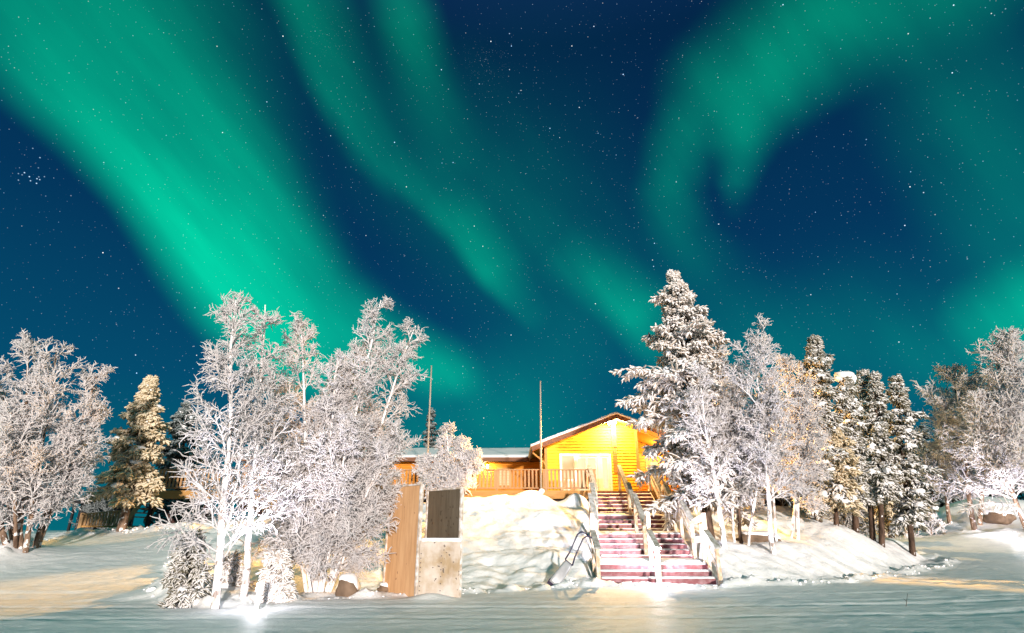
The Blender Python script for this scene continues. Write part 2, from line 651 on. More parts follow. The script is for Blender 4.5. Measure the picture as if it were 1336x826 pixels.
def fbm(x, y, seed=0, oct=4):
    t, a, s = 0, .5, 0
    for i in range(oct):
        t = t + a * vnoise(x * 2 ** i, y * 2 ** i, seed + i * 17)
        s += a
        a *= .5
    return t / s


def sm(a, b, x):
    t = np.clip((np.asarray(x, float) - a) / (b - a), 0, 1)
    return t * t * (3 - 2 * t)


# ------------------------------------------------------------------ ground
RISE, TREAD = .16, .30
FLIGHTS = [(17.2, 3), (19.6, 5), (22.2, 4), (24.4, 7)]     # first riser, number of risers
DECK_Y, DECK_Z = 26.2, .16 * 19


def stair_x(Y):
    t = (np.asarray(Y, float) - 17.2) / 9.0
    return 2.45 + t * 1.35, 5.62 + t * .55


def stair_z(Y):
    z = np.zeros_like(np.asarray(Y, float))
    for y0, n_ in FLIGHTS:
        for i in range(n_):
            z = z + RISE * (np.asarray(Y) >= y0 + i * TREAD)
    return z


def stair_slope(Y):
    xs, zs, c = [10, 17.0], [0, 0], 0
    for y0, n_ in FLIGHTS:
        xs += [y0 - .02, y0 + n_ * TREAD]
        zs += [c, c + n_ * RISE]
        c += n_ * RISE
    return np.interp(Y, xs, zs)


RNG = np.random.default_rng(5)
PITS = [(RNG.uniform(-3.5, 2.2), RNG.uniform(17.5, 25.2), RNG.uniform(.10, .24), RNG.uniform(.05, .14)) for _ in range(70)]
PITS += [(RNG.uniform(-3.5, 2.2), RNG.uniform(16.3, 19.5), RNG.uniform(.15, .4), RNG.uniform(.06, .16)) for _ in range(40)]
PITS += [(RNG.uniform(7, 15), RNG.uniform(17.5, 22), RNG.uniform(.12, .3), RNG.uniform(.04, .10)) for _ in range(40)]
PITS += [(-7.5 - .45 * (y - 14) + RNG.normal() * .35, y, RNG.uniform(.12, .22), RNG.uniform(.05, .12)) for y in np.linspace(13.5, 24, 46)]
PILES = [(at(655, 652, 25.0)[0], 25.0, 1.1, .30), (at(698, 655, 25.2)[0], 25.2, .75, .42), (at(752, 655, 25.0)[0], 25.0, .55, .50),
         (at(600, 660, 24.5)[0], 24.5, 1.3, .25), (1.3, 18.4, 1.1, .25), (-1.75, 13.72, .45, .12), (-1.2, 23.4, 1.6, .22), (.9, 22.6, .9, .18), (-2.8, 20.8, 1.3, .20)]


def mound_front(X):
    return np.interp(X, [3, 6, 9.5, 17.7, 30], [16.4, 16.5, 18.2, 25.0, 36.0])


def road_mask(X, Y):
    wob = .5 * (fbm(X * .5, Y * .3, 91, 3) - .5) * 2
    main = 1 - sm(-.25, .55, Y - np.interp(X, [-30, -9, -6, 0, 2.4, 5.6, 9.5, 17.7, 19, 60], [14.6, 14.2, 12.5, 15.2, 16.6, 16.4, 17.9, 24.6, 27, 27]) - wob)
    right = sm(17.6, 18.6, X + wob) * (1 - sm(-.4, .8, Y - np.interp(X, [17, 22, 30, 60], [46, 34, 27.5, 27]) - wob)) * (Y > 12)
    lx = -10.3 - (Y - 14) * .48
    left = (1 - sm(2.1, 2.9, np.abs(X - lx + wob))) * (1 - sm(22, 25, Y)) * (Y > 9)
    return np.clip(np.maximum(np.maximum(main, right), left), 0, 1)


def smooth_ground(X, Y):
    X, Y = np.asarray(X, float), np.asarray(Y, float)
    # bank in front of the terrace
    top = np.interp(X, [-40, -22, -14, -7, -4, 3.4, 5, 60], [1.0, 1.1, 1.55, 2.25, 2.5, 2.5, 2.5, 2.5])
    y0 = np.interp(X, [-40, -12, -6, -3, 2, 4], [13.5, 13.5, 14.5, 15.6, 16.2, 16.2])
    y1 = np.interp(X, [-40, -12, -6, -3, 2, 4], [25.0, 25.0, 26, 25.6, 25.4, 25.4])
    hl = top * (.55 * sm(0, 1, (Y - y0) / (y1 - y0)) + .45 * np.clip((Y - y0) / (y1 - y0), 0, 1))
    # right: low mound under the trees, slope behind it, road rising to the back
    zr = .95 * sm(19, 36, Y) * sm(7, 15, X)
    mo = 1.02 * sm(-.1, 2.6, Y - mound_front(X)) * (1 - sm(16.4, 18.4, X))
    mo = mo + 1.45 * sm(20.5, 26.5, Y) * (1 - sm(11.5, 15.0, X))
    hr = np.maximum(zr, mo)
    w = sm(3.2, 4.6, X)
    z = hl * (1 - w) + hr * w
    # banks at the far right and far left
    z = z + 2.4 * np.exp(-((X - 29.5) / 4.6) ** 2 - ((Y - 37) / 4.5) ** 2)
    z = z + .5 * np.exp(-((X - 25) / 5.0) ** 2 - ((Y - 30.5) / 1.8) ** 2)
    z = z + .55 * np.exp(-((X + 16.2) / 2.2) ** 2 - ((Y - 18.2) / 1.4) ** 2)
    z = z + .35 * np.exp(-((X + 7.0) / 1.6) ** 2 - ((Y - 14.0) / .8) ** 2)
    for a, b, r, hh in PILES:
        z = z + hh * np.exp(-((X - a) / r) ** 2 - ((Y - b) / (.8 * r)) ** 2)
    # the terrace level behind, the land beyond
    far = sm(60, 130, np.hypot(X, Y))
    z = z * (1 - far) + far * .9
    # stairs
    xl, xr = stair_x(np.clip(Y, 17, 26.2))
    ins = sm(-.55, -.02, X - xl) * sm(-.5, -.02, xr - X) * (Y > 14) * (1 - sm(26.6, 27.2, Y))
    z = z * (1 - ins) + (stair_slope(Y) - .30 * sm(17.3, 18.0, Y) - .02) * ins
    return z


def ground(X, Y):
    X, Y = np.asarray(X, float), np.asarray(Y, float)
    z = smooth_ground(X, Y)
    rm = road_mask(X, Y)
    near = 1 - sm(45, 80, np.hypot(X, Y))
    xl, xr = stair_x(np.clip(Y, 17, 26.2))
    st = sm(-.5, .0, X - xl) * sm(-.5, .0, xr - X) * sm(17, 17.4, Y) * (1 - sm(26.4, 27, Y))
    rough = (fbm(X * .9, Y * .9, 3, 4) - .5) * .30 + (fbm(X * 2.6, Y * 2.6, 9, 3) - .5) * .10 + (fbm(X * 4, Y * 4, 14, 4) - .5) * .10
    flat = (fbm(X * .35, Y * 1.3, 21, 4) - .5) * .03 + (fbm(X * 1.3, Y * 4.5, 27, 3) - .5) * .018 + (fbm(X * 4.5, Y * 6, 33, 4) - .5) * .035
    bend = np.interp(X, [-30, -8, 2, 8, 14, 20, 30], [.3, .0, .0, .5, 2.2, 5.5, 9.0])
    for yc, dp, w_ in ((10.9, .022, .16), (12.35, .026, .15), (13.1, .014, .12), (14.3, .018, .14)):
        q = (Y - yc - bend - .25 * (fbm(X * .25, X * 0 + yc, 61, 2) - .5)) / w_
        flat = flat - dp * np.exp(-q * q) + .4 * dp * np.exp(-(np.abs(q) - 1.7) ** 2 * 3)
    edge = rm * (1 - rm) * 4
    z = z + near * (1 - st) * ((1 - rm) * rough + rm * flat + edge * (.06 + .36 * (fbm(X * 3.5, Y * 3.5, 41, 3) - .42)))
    WX, WY = X + (fbm(X * 3, Y * 3, 71, 3) - .5) * .5, Y + (fbm(X * 3, Y * 3, 83, 3) - .5) * .5
    for a, b, r, d in PITS:
        m = (np.abs(X - a) < 3 * r) & (np.abs(Y - b) < 3 * r)
        if np.any(m):
            q = ((WX - a) ** 2 + (WY - b) ** 2) / (r * r)
            z = z + (1 - st) * np.where(m, -.7 * d * np.exp(-q), 0)
    return z


def gz(x, y): return float(ground(np.array([x]), np.array([y]))[0])


def grid_axis(segs):
    out = []
    for a, b, s in segs: out.append(np.arange(a, b, s))
    return np.concatenate(out)


gx = grid_axis([(-2500, -400, 300), (-400, -100, 40), (-100, -32, 4), (-32, -18, .35), (-18, 18, .085), (18, 34, .22), (34, 100, 4), (100, 400, 40), (400, 2600, 300)])
gy = grid_axis([(-900, -100, 200), (-100, 0, 20), (0, 7.5, 1.0), (7.5, 20, .085), (20, 26.5, .11), (26.5, 46, .4), (46, 120, 4), (120, 400, 40), (400, 3000, 300)])
GX, GY = np.meshgrid(gx, gy)
GZ = ground(GX.ravel(), GY.ravel())
GV = np.stack([GX.ravel(), GY.ravel(), GZ], 1)
nx, ny = len(gx), len(gy)
ii, jj = np.meshgrid(np.arange(nx - 1), np.arange(ny - 1))
b0 = (jj * nx + ii).ravel()
GF = np.stack([b0, b0 + 1, b0 + nx + 1, b0 + nx], 1)
cx, cy = GV[GF].mean(1)[:, 0], GV[GF].mean(1)[:, 1]
isroad = (road_mask(cx, cy) > .5) & (np.abs(cx) < 60) & (cy > -60) & (cy < 60)
for nm, sel, mt in (('snow_ground', ~isroad, M['snow']), ('road', isroad, M['road'])):
    F = GF[sel]
    u, inv = np.unique(F, return_inverse=True)
    tag(mesh_obj(nm, GV[u], inv.reshape(F.shape), mt, None, True), kind='structure')

# ------------------------------------------------------------------ trees
def unit(v): return v / (np.linalg.norm(v, axis=-1, keepdims=True) + 1e-9)


def grow(st, d, ln, K, bend, jit, rng):
    n_ = len(st)
    P = np.zeros((n_, K, 3))
    P[:, 0] = st
    step = (np.asarray(ln) / (K - 1))[:, None]
    d = unit(d)
    for k in range(1, K):
        d = d + rng.normal(0, jit, (n_, 3))
        d[:, 2] += bend
        d = unit(d)
        P[:, k] = P[:, k - 1] + d * step
    return P


def offspring(P, per, t0, t1, a0, a1, rng, flat=0.0):
    """per children on each parent polyline: start, direction, parent parameter"""
    n_, K, _ = P.shape
    t = t0 + (t1 - t0) * (np.arange(per)[None, :] + rng.random((n_, per))) / per
    f = np.clip(t * (K - 1), 0, K - 1.001)
    i = f.astype(int)
    w = (f - i)[..., None]
    idx = np.arange(n_)[:, None]
    a, b = P[idx, i], P[idx, i + 1]
    st = a + (b - a) * w
    T = unit(b - a)
    q = rng.normal(0, 1, T.shape)
    if flat:
        side = np.cross(T, np.array((0, 0, 1.0)))
        sg = np.where((np.arange(per)[None, :] + rng.integers(0, 2, (n_, 1))) % 2, 1, -1)[..., None]
        q = unit(side) * sg * flat + q * (1 - flat) * .6
    q = unit(q - (q * T).sum(-1, keepdims=True) * T)
    an = rng.uniform(a0, a1, (n_, per))[..., None]
    d = np.cos(an) * T + np.sin(an) * q
    return st.reshape(-1, 3), d.reshape(-1, 3), t.reshape(-1), np.repeat(np.arange(n_), per)


def plen(P): return np.linalg.norm(np.diff(P, axis=1), axis=2).sum(1)


def tubes(P, R, n):
    """polylines P (N,K,3), radii R (N,K) -> vertices, quads"""
    Nn, K, _ = P.shape
    T = np.empty_like(P)
    T[:, 1:-1] = P[:, 2:] - P[:, :-2]
    T[:, 0], T[:, -1] = P[:, 1] - P[:, 0], P[:, -1] - P[:, -2]
    T = unit(T)
    ref = np.where(np.abs(unit(P[:, -1] - P[:, 0])[:, 2:3]) > .8, np.array([[1.0, .2, .1]]), np.array([[.12, .1, 1.0]]))[:, None, :]
    U = unit(np.cross(T, ref))
    W = np.cross(T, U)
    a = 2 * pi * np.arange(n) / n
    V = P[:, :, None, :] + R[:, :, None, None] * (np.cos(a)[None, None, :, None] * U[:, :, None, :] + np.sin(a)[None, None, :, None] * W[:, :, None, :])
    base = (np.arange(Nn) * K * n)[:, None, None]
    k = (np.arange(K - 1) * n)[None, :, None]
    j = np.arange(n)[None, None, :]
    j2 = (j + 1) % n
    F = np.stack([base + k + j, base + k + j2, base + k + n + j2, base + k + n + j], -1).reshape(-1, 4)
    return V.reshape(-1, 3), F


class Bundle:
    def __init__(s): s.V, s.F, s.o = [], [], 0

    def add(s, P, r0, r1, n=3, spindle=False):
        K = P.shape[1]
        t = np.linspace(0, 1, K)[None, :]
        r0 = np.broadcast_to(np.asarray(r0, float), (len(P),))[:, None]
        r1 = np.broadcast_to(np.asarray(r1, float), (len(P),))[:, None]
        R = r0 + (r1 - r0) * t
        if spindle: R = R * (np.sin(np.clip(t * .92 + .08, 0, 1) * pi) ** .5 * .95 + .05)
        V, F = tubes(P, R, n)
        s.V.append(V); s.F.append(F + s.o); s.o += len(V)

    def addmesh(s, V, F):
        s.V.append(V); s.F.append(F + s.o); s.o += len(V)

    def build(s, name, mat, parent, smooth=True):
        return mesh_obj(name, np.concatenate(s.V), np.concatenate(s.F), mat, parent, smooth)


def stem_line(base, top, K, wob, rng):
    t = np.linspace(0, 1, K)[:, None]
    P = np.array(base)[None] * (1 - t) + np.array(top)[None] * t
    w = rng.normal(0, wob, (K, 3)); w[:, 2] = 0
    w = np.cumsum(w, 0); w -= t * w[-1]
    w[0] = 0
    return P + w


def birch(name, label, stems, spread, low, seed, twig=.016, dens=1.0, mat='frost', bark='birch_bark', l2f=1.0, group=None, cat='tree', up=.05, droop=-.06, n1=36, profile=None, sunk=.12):
    """stems: list of (base xyz, top xyz, base radius). spread: crown radius"""
    rng = np.random.default_rng(seed)
    twig = twig * 1.14
    b0 = np.array(stems[0][0], float)
    root = thing(name, b0, label, cat, group)
    tk, cr = Bundle(), Bundle()
    for base, top, r in stems:
        base, top = np.array(base, float), np.array(top, float)
        base = base - np.array((0, 0, sunk))
        P = stem_line(base, top, 12, .018 * np.linalg.norm(top - base) / 5, rng)[None]
        tk.add(P, r, max(.012, r * .14), 8)
        H = np.linalg.norm(top - base)
        n1_ = max(8, int(n1))
        st, d, t, _ = offspring(P, n1_, low, .97, radians(26), radians(60), rng)
        keep = rng.random(len(t)) > .45 * np.clip((t - .55) / .45, 0, 1)
        st, d, t = st[keep], d[keep], t[keep]
        hrel = (t - low) / (1 - low)
        prof = (np.sin(np.clip(.20 + hrel * .76, 0, 1) * pi) ** .8 if profile is None else (1.0 - hrel) ** .75 * np.minimum(1, .7 + 1.5 * hrel))
        ln = spread * (.28 + .9 * prof) * rng.uniform(.6, 1.15, len(t))
        ln = np.minimum(ln, (1.0 - t) * H * .9 + .35)
        bd = (np.interp(hrel, [0, .35, 1], [-.07, .02, .16]) + up - .05)
        B1 = grow(st, d, ln, 7, bd, .10, rng)
        cr.add(B1, np.clip(ln * .011, .006, r * .5) + twig * .5, twig * .8, 4)
        per = max(4, int(8 * dens))
        st, d, t2, pi_ = offspring(B1, per, .16, .97, radians(25), radians(58), rng, .35)
        l2 = ln[pi_] * (1 - .62 * t2) * rng.uniform(.32, .62, len(t2)) * l2f + .10
        B2 = grow(st, d, l2, 5, up * .4, .11, rng)
        cr.add(B2, twig * 1.35, twig * .6, 3)
        per = max(3, int(6 * dens))
        st, d, t3, pi_ = offspring(B2, per, .12, 1.0, radians(24), radians(60), rng, .2)
        l3 = l2[pi_] * (1 - .5 * t3) * rng.uniform(.35, .7, len(t3)) + .06
        B3 = grow(st, d, l3, 4, droop, .13, rng)
        cr.add(B3, twig * rng.uniform(.7, 1.25, len(B3)), twig * .4, 3)
        per = max(1, int(2.4 * dens))
        st, d, t4, pi_ = offspring(B3, per, .2, 1.0, radians(30), radians(65), rng)
        l4 = l3[pi_] * rng.uniform(.3, .6, len(t4)) + .035
        B4 = grow(st, d, l4, 3, droop, .14, rng)
        cr.add(B4, twig * rng.uniform(.6, 1.1, len(B4)), twig * .3, 3)
    tk.build('trunk', M[bark], root)
    cr.build('crown', M[mat], root)
    return root


def lumps(centres, radii, rng, flat=.6, base=ICO2):
    V0, F0 = base
    out = Bundle()
    for c, r in zip(centres, radii):
        ph = rng.uniform(0, 6.28, 6)
        k = 1 + .16 * np.sin(V0[:, 0] * 2.6 + ph[0]) + .13 * np.sin(V0[:, 1] * 3.1 + ph[1]) + .1 * np.sin(V0[:, 2] * 4 + ph[2] + V0[:, 0] * 3)
        V = V0 * k[:, None] * r * np.array((rng.uniform(.8, 1.25), rng.uniform(.8, 1.25), flat))
        out.addmesh(V + c, F0)
    return out


def conifer(name, label, base, top, spread, low, seed, r=.14, mat='needles', bark='dark_bark', twig=.042, dens=1.0, snow=30, snow_r=.2, nb=90, droop=.0, group=None, cat='tree', pw=.85, ragged=.4, cap=None, twl=1.0):
    rng = np.random.default_rng(seed)
    base, top = np.array(base, float), np.array(top, float)
    root = thing(name, base, label, cat, group)
    b2 = base - np.array((0, 0, .15))
    H = np.linalg.norm(top - base)
    P = stem_line(b2, top, 12, .008 * H / 5, rng)[None]
    tk = Bundle()
    tk.add(P, r, .02, 9)
    t = low + (1 - low) * (np.arange(nb) + rng.random(nb)) / nb
    t = np.clip(t, 0, .99)
    f = t * 11
    i = np.minimum(f.astype(int), 10)
    st = P[0, i] + (P[0, i + 1] - P[0, i]) * (f - i)[:, None]
    az = np.arange(nb) * 2.399 + rng.normal(0, .5, nb)
    hrel = (t - low) / (1 - low)
    # tiers: branches gather in whorls of uneven reach
    tier = 1 - ragged * .5 + ragged * np.sin(hrel * 38 + rng.uniform(0, 6)) * .35 + rng.normal(0, ragged * .22, nb)
    ln = spread * np.clip((1 - hrel), .02, 1) ** pw * np.clip(tier, .35, 1.25) * np.minimum(1, .62 + hrel * 3) * np.minimum(1, .12 + (1 - hrel) * 4.5) + .06
    el = np.interp(hrel, [0, .4, .8, 1], [-.34, -.14, .18, .8]) + droop + rng.normal(0, .14, nb)
    d = np.stack([np.cos(az) * np.cos(el), np.sin(az) * np.cos(el), np.sin(el)], 1)
    B1 = grow(st, d, ln, 6, -.02, .07, rng)
    tk.add(B1, np.clip(ln * .022, .012, .06), .010, 4)
    cr = Bundle()
    per = max(5, int(12 * dens))
    s2, d2, t2, p2 = offspring(B1, per, .14, 1.0, radians(32), radians(66), rng, .72)
    l2 = (ln[p2] * (1 - .72 * t2) * rng.uniform(.34, .58, len(t2)) + .14) * twl
    B2 = grow(s2, d2, l2, 4, -.10, .10, rng)
    cr.add(B2, twig * .8, twig * .55, 4, True)
    per = max(4, int(7 * dens))
    s3, d3, t3, p3 = offspring(B2, per, .1, 1.0, radians(28), radians(66), rng, .45)
    l3 = (l2[p3] * (1 - .45 * t3) * rng.uniform(.35, .6, len(t3)) + .11) * twl
    B3 = grow(s3, d3, l3, 4, -.13, .13, rng)
    cr.add(B3, twig * rng.uniform(.75, 1.3, len(B3)), twig * .7, 4, True)
    # short shoots towards the stem and the top
    s4, d4, t4, p4 = offspring(P, int(40 * dens), low, 1.0, radians(30), radians(70), rng)
    cr.add(grow(s4, d4, rng.uniform(.15, .4, len(s4)) * (1.15 - t4), 4, .02, .1, rng), twig * (1.2 - .6 * t4), twig * .5, 4, True)
    tk.build('trunk', M[bark], root)
    nf = sum(len(f) for f in cr.F)
    if snow:
        pick = rng.integers(0, len(B2), snow)
        c = B2[pick, 2] + np.array((0, 0, .02))
        sc = (.45 + .55 * (1 - hrel[p2[pick]])) * snow_r * rng.uniform(.4, 1.15, snow)
        pk = rng.integers(0, len(B1), snow)
        c = np.concatenate([c, B1[pk, 5] * .45 + B1[pk, 4] * .55 + np.array((0, 0, .05))])
        sc = np.concatenate([sc, (.5 + .5 * (1 - hrel[pk])) * snow_r * rng.uniform(.4, 1.2, snow)])
        lb = lumps(c, sc, rng, .6, QB)
        for V_, F_ in zip(lb.V, lb.F): cr.V.append(V_); cr.F.append(F_ + cr.o)
        cr.o += lb.o
    co = cr.build('crown', M[mat], root)
    co.data.materials.append(M['cover'])
    mi = np.zeros(len(co.data.polygons), dtype=np.int32); mi[nf:] = 1
    co.data.polygons.foreach_set('material_index', mi)
    if cap is not None:
        lumps([top + np.array((0, 0, -.02)), top + np.array((-.16, .05, -.12)), top + np.array((.15, 0, -.16))], [cap, cap * .7, cap * .7], rng, .75).build('snow_cap', M['cover'], root)
    return root


def on_ground(px, py, Y):
    """foot of a thing whose base is seen at column px: x from the photograph, z from the ground"""
    p = at(px, py, Y)
    return np.array((p[0], Y, gz(p[0], Y)))


# --- left of the stairs, near the lamp
birch('birch_tree', 'tall white hoarfrosted birch with pale trunk standing just left of the path lamp', [(on_ground(283, 785, 12.2), at(308, 392, 12.4), .085)], 1.22, .12, 11, .0125, .86, n1=50, profile=1, l2f=1.25, group='frosted birches by the path lamp')
birch('birch_tree', 'slender frosted birch leaning right, its trunk directly behind the path lamp', [(on_ground(318, 775, 12.9), at(346, 398, 13.1), .08)], .85, .26, 12, .0125, .84, n1=36, profile=1, l2f=1.2, group='frosted birches by the path lamp')
birch('birch_clump', 'bushy many-stemmed frosted birch fanning up from one foot beside the plywood screen',
      [(on_ground(407, 768, 14.6), at(392, 424, 14.8), .07), (on_ground(412, 766, 14.6), at(440, 470, 14.2), .06), (on_ground(418, 766, 14.5), at(497, 392, 14.6), .075),
       (on_ground(425, 764, 14.6), at(542, 425, 15.0), .06), (on_ground(402, 766, 14.8), at(352, 500, 15.2), .05), (on_ground(428, 764, 14.5), at(520, 560, 14.6), .04),
       (on_ground(415, 764, 14.8), at(465, 440, 15.4), .06), (on_ground(424, 765, 14.4), at(500, 590, 14.2), .035), (on_ground(409, 766, 14.3), at(378, 600, 14.0), .035), (on_ground(421, 765, 14.3), at(455, 560, 13.9), .04)], .92, .13, 13, .0125, 1.02, n1=34, group=None)
conifer('spruce_sapling', 'dark green spruce sapling half buried under frosted birch twigs at the road edge', on_ground(247, 770, 12.6), at(250, 702, 12.8), .42, .02, 31, .03, 'needles_green', twig=.022, dens=.9, snow=8, snow_r=.12, nb=46, group='spruce saplings', cat='sapling')
conifer('spruce_sapling', 'small snow-laden spruce sapling right of the glowing path lamp', on_ground(364, 775, 13.2), at(362, 724, 13.2), .33, .02, 32, .025, 'needles', twig=.024, dens=.9, snow=12, snow_r=.13, nb=40, droop=-.25, group='spruce saplings', cat='sapling')
conifer('spruce_sapling', 'tiny frosted spruce sapling between the two birch trunks', on_ground(300, 768, 13.9), at(300, 727, 13.9), .42, .02, 33, .02, 'needles', twig=.022, dens=.8, snow=6, snow_r=.12, nb=30, droop=-.25, group='spruce saplings', cat='sapling')

# --- far left
birch('birch_clump', 'broad peach-grey frosted birch clump filling the left edge of the photo',
      [(on_ground(22, 738, 18.2), at(38, 442, 18.6), .11), (on_ground(10, 738, 18.4), at(-5, 478, 18.6), .10), (on_ground(30, 737, 18.0), at(75, 450, 18.2), .08), (on_ground(2, 740, 18.0), at(-45, 470, 18.2), .09), (on_ground(16, 738, 18.1), at(15, 540, 17.4), .06)],
      1.0, .14, 14, .0165, .95, 'frost', 'brown_bark', n1=32)
birch('birch_tree', 'frosted birch leaning right with a pointed crown beside the leftmost birch clump', [(on_ground(40, 737, 18.6), at(132, 478, 19.0), .085), (on_ground(44, 737, 18.8), at(108, 545, 18.6), .06)], 0.85, .18, 15, .0165, .95, 'frost', 'brown_bark', n1=40)
conifer('pine_tree', 'rime-covered conifer coloured golden as if lamplit, with bare lower trunk left of the terrace end', on_ground(157, 697, 23.0), at(198, 494, 23.6), 1.5, .27, 16, .17, 'needles_tan', 'brown_bark', .06, 1.0, 14, .22, 80, -.1, pw=.65, ragged=.7)
conifer('spruce_tree', 'pale blue-grey frosted spruce behind the terrace end', on_ground(236, 690, 31.0), at(242, 528, 31.0), 2.1, .05, 17, .16, 'needles_dark', 'dark_bark', .07, .9, 16, .3, 80, pw=.6)

# --- bush before the terrace
birch('frosted_shrub', 'warm-lit frosted shrub in front of the terrace railing above the plywood screen', [(on_ground(588, 668, 24.4), at(583, 560, 24.4), .05), (on_ground(594, 668, 24.4), at(622, 592, 24.2), .04), (on_ground(585, 668, 24.4), at(552, 600, 24.2), .04), (on_ground(600, 668, 24.5), at(604, 575, 24.6), .04)], .85, .05, 18, .018, 1.0, n1=24, profile=1, cat='shrub')

# --- right of the stairs
conifer('spruce_tree', 'tallest snow-laden spruce leaning over the right stair railing', on_ground(925, 697, 21.0), at(878, 356, 21.6), 3.1, .16, 20, .2, 'needles', 'dark_bark', .05, 1.25, 100, .19, 128, -.03, pw=.60, ragged=.85)
RB = 'frosted birches right of the stairs'
birch('birch_tree', 'white-trunked birch closest to the lower right end of the stair railing', [(on_ground(945, 712, 19.0), at(912, 486, 19.3), .085)], 1.0, .30, 21, .016, .85, n1=30, group=RB)
birch('birch_tree', 'dark-trunked thin birch between two white birch trunks beyond the stairs', [(on_ground(967, 709, 20.4), at(957, 478, 20.6), .065)], 1.0, .25, 22, .016, .95, bark='dark_bark', n1=34, group=RB)
birch('birch_tree', 'white-trunked birch with the tallest bare twig top right of the big spruce', [(on_ground(1007, 710, 19.2), at(985, 448, 19.6), .085)], 1.3, .22, 23, .016, .9, n1=38, group=RB)
birch('birch_tree', 'frosted birch whose crown touches the first snowy spruce on the mound', [(on_ground(1040, 706, 21.5), at(1030, 472, 21.8), .075), (on_ground(1032, 706, 21.7), at(1050, 520, 21.2), .05)], 1.2, .2, 24, .017, 1.0, n1=36, group=RB)
birch('birch_tree', 'leaning thin birch with frosted lower boughs just left of the snow-capped rock', [(on_ground(975, 708, 20.0), at(1000, 520, 19.6), .05), (on_ground(958, 709, 20.2), at(948, 530, 20.0), .045)], 1.0, .25, 25, .016, .95, n1=28, group=RB)
birch('birch_tree', 'pinkish frosted birch crown showing behind the big spruce', [(on_ground(940, 680, 26.5), at(936, 458, 26.8), .09)], 1.5, .2, 26, .022, 1.0, n1=38, group=RB)
birch('bare_birch', 'bare twisted birch top poking up above the frosted birch crowns', [(on_ground(1012, 706, 20.6), at(994, 412, 20.8), .05)], .55, .6, 27, .018, .4, n1=14, group=None)

SP_ = 'snowy spruces on the mound'
conifer('spruce_tree', 'broadest snowy spruce of the mound, pointed top above the birches', on_ground(1072, 707, 23.5), at(1062, 440, 23.8), 1.7, .14, 41, .15, 'needles_green', 'dark_bark', .05, 1.1, 110, .21, 110, -.25, pw=.65, ragged=.7, group=SP_)
conifer('spruce_tree', 'narrow snowy spruce with a round snow cap on its tip', on_ground(1118, 706, 24.0), at(1103, 490, 24.2), .95,   .24, 42, .13, 'needles_green', 'dark_bark', .05, 1.0, 90, .20, 96, -.38, pw=.6, ragged=.7, group=SP_, cap=.34)
conifer('spruce_tree', 'thin dark spruce squeezed behind the snow-capped spruce', on_ground(1138, 706, 25.0), at(1126, 484, 25.4), .8, .28, 43, .12, 'needles_green', 'dark_bark', .05,  .9, 46, .18, 84, -.32, pw=.7, ragged=.9, group=SP_)
conifer('spruce_tree', 'slim spruce with a snowy notch between it and the dark thin spruce', on_ground(1148, 706, 24.6), at(1141, 488, 24.8), .8, .28, 44, .12, 'needles_green', 'dark_bark', .05,  .9, 54, .19, 84, -.32, pw=.7, ragged=.7, group=SP_)
conifer('spruce_tree', 'rightmost spruce on the mound, open branches and a bent tip', on_ground(1186, 706, 25.0), at(1168, 490, 25.2), 1.3, .2, 45, .12, 'needles_green', 'dark_bark', .052,  .9, 64, .20, 74, -.25, pw=.6, ragged=.85, group=SP_)
conifer('spruce_tree', 'short brown spruce with bare leaning trunk under the snow-capped spruce', on_ground(1094, 707, 23.2), at(1088, 560, 23.4), 1.1, .3, 46, .10, 'needles_tan', 'dark_bark', .05, .9, 16, .22, 60, -.3, pw=.5, ragged=.7, group=SP_)
conifer('spruce_tree', 'tawny drooping spruce behind the leaning trunks of the mound', on_ground(1160, 704, 28.0), at(1150, 585, 28.0), 1.3, .3, 47, .09, 'needles_tan', 'dark_bark', .055, .9, 6, .22, 60, -.3, pw=.45, ragged=.7, group=SP_)

# --- warm-lit shrubs on the slope behind the birches
for i, (px, py, Y, ty, lab) in enumerate(((958, 678, 25.0, 590, 'golden frosted shrub on the slope behind the dark birch trunk'), (992, 680, 25.5, 585, 'golden frosted shrub on the slope left of the widest mound birch'),
                                          (1030, 684, 26.0, 580, 'golden frosted shrub on the slope behind the birch by the first spruce'), (1066, 690, 26.5, 600, 'amber frosted shrub behind the broadest spruce trunk'), (1102, 696, 27.0, 640, 'low amber frosted shrub behind the leaning spruce trunks'))):
    b = on_ground(px, py, Y)
    birch('frosted_shrub', lab, [(b, at(px - 6, ty, Y), .04), (b + (.15, 0, 0), at(px + 18, ty + 14, Y), .035), (b + (-.15, .1, 0), at(px - 26, ty + 18, Y + .4), .035)], 1.35, .05, 60 + i, .026, .75, 'frost_grey', 'brown_bark', n1=22, group='golden shrubs on the slope', cat='shrub')

# --- far right
birch('birch_tree', 'wide frosted birch with slanting trunk at the right edge of the photo', [(on_ground(1345, 690, 30.0), at(1322, 440, 31.0), .17), (on_ground(1340, 690, 30.5), at(1275, 520, 31.0), .13)], 2.5, .22, 51, .028, 1.15, 'frost', 'brown_bark', n1=52)
birch('birch_tree', 'grey frosted birch spreading left over the road bend', [(on_ground(1268, 680, 33.0), at(1243, 484, 34.0), .14), (on_ground(1276, 680, 33.5), at(1285, 530, 34.0), .12)], 2.4, .2, 52, .028, 1.1, 'frost', 'brown_bark', n1=46)
birch('birch_tree', 'frosted birch with straight stem at the foot of the right snow bank', [(on_ground(1241, 692, 35.0), at(1222, 585, 35.0), .12)], 2.0, .25, 53, .028, 1.0, 'frost', 'brown_bark', n1=36)
rng = np.random.default_rng(77)
P0 = on_ground(1340, 690, 29.0)
root = thing('bent_sapling', P0, 'snow-loaded sapling bent into an arch over the right snow bank', 'sapling')
arch = np.array([at(1345, 678, 29), at(1330, 664, 29), at(1308, 657, 29), at(1285, 656, 28.8), at(1268, 660, 28.6), at(1258, 668, 28.5)])
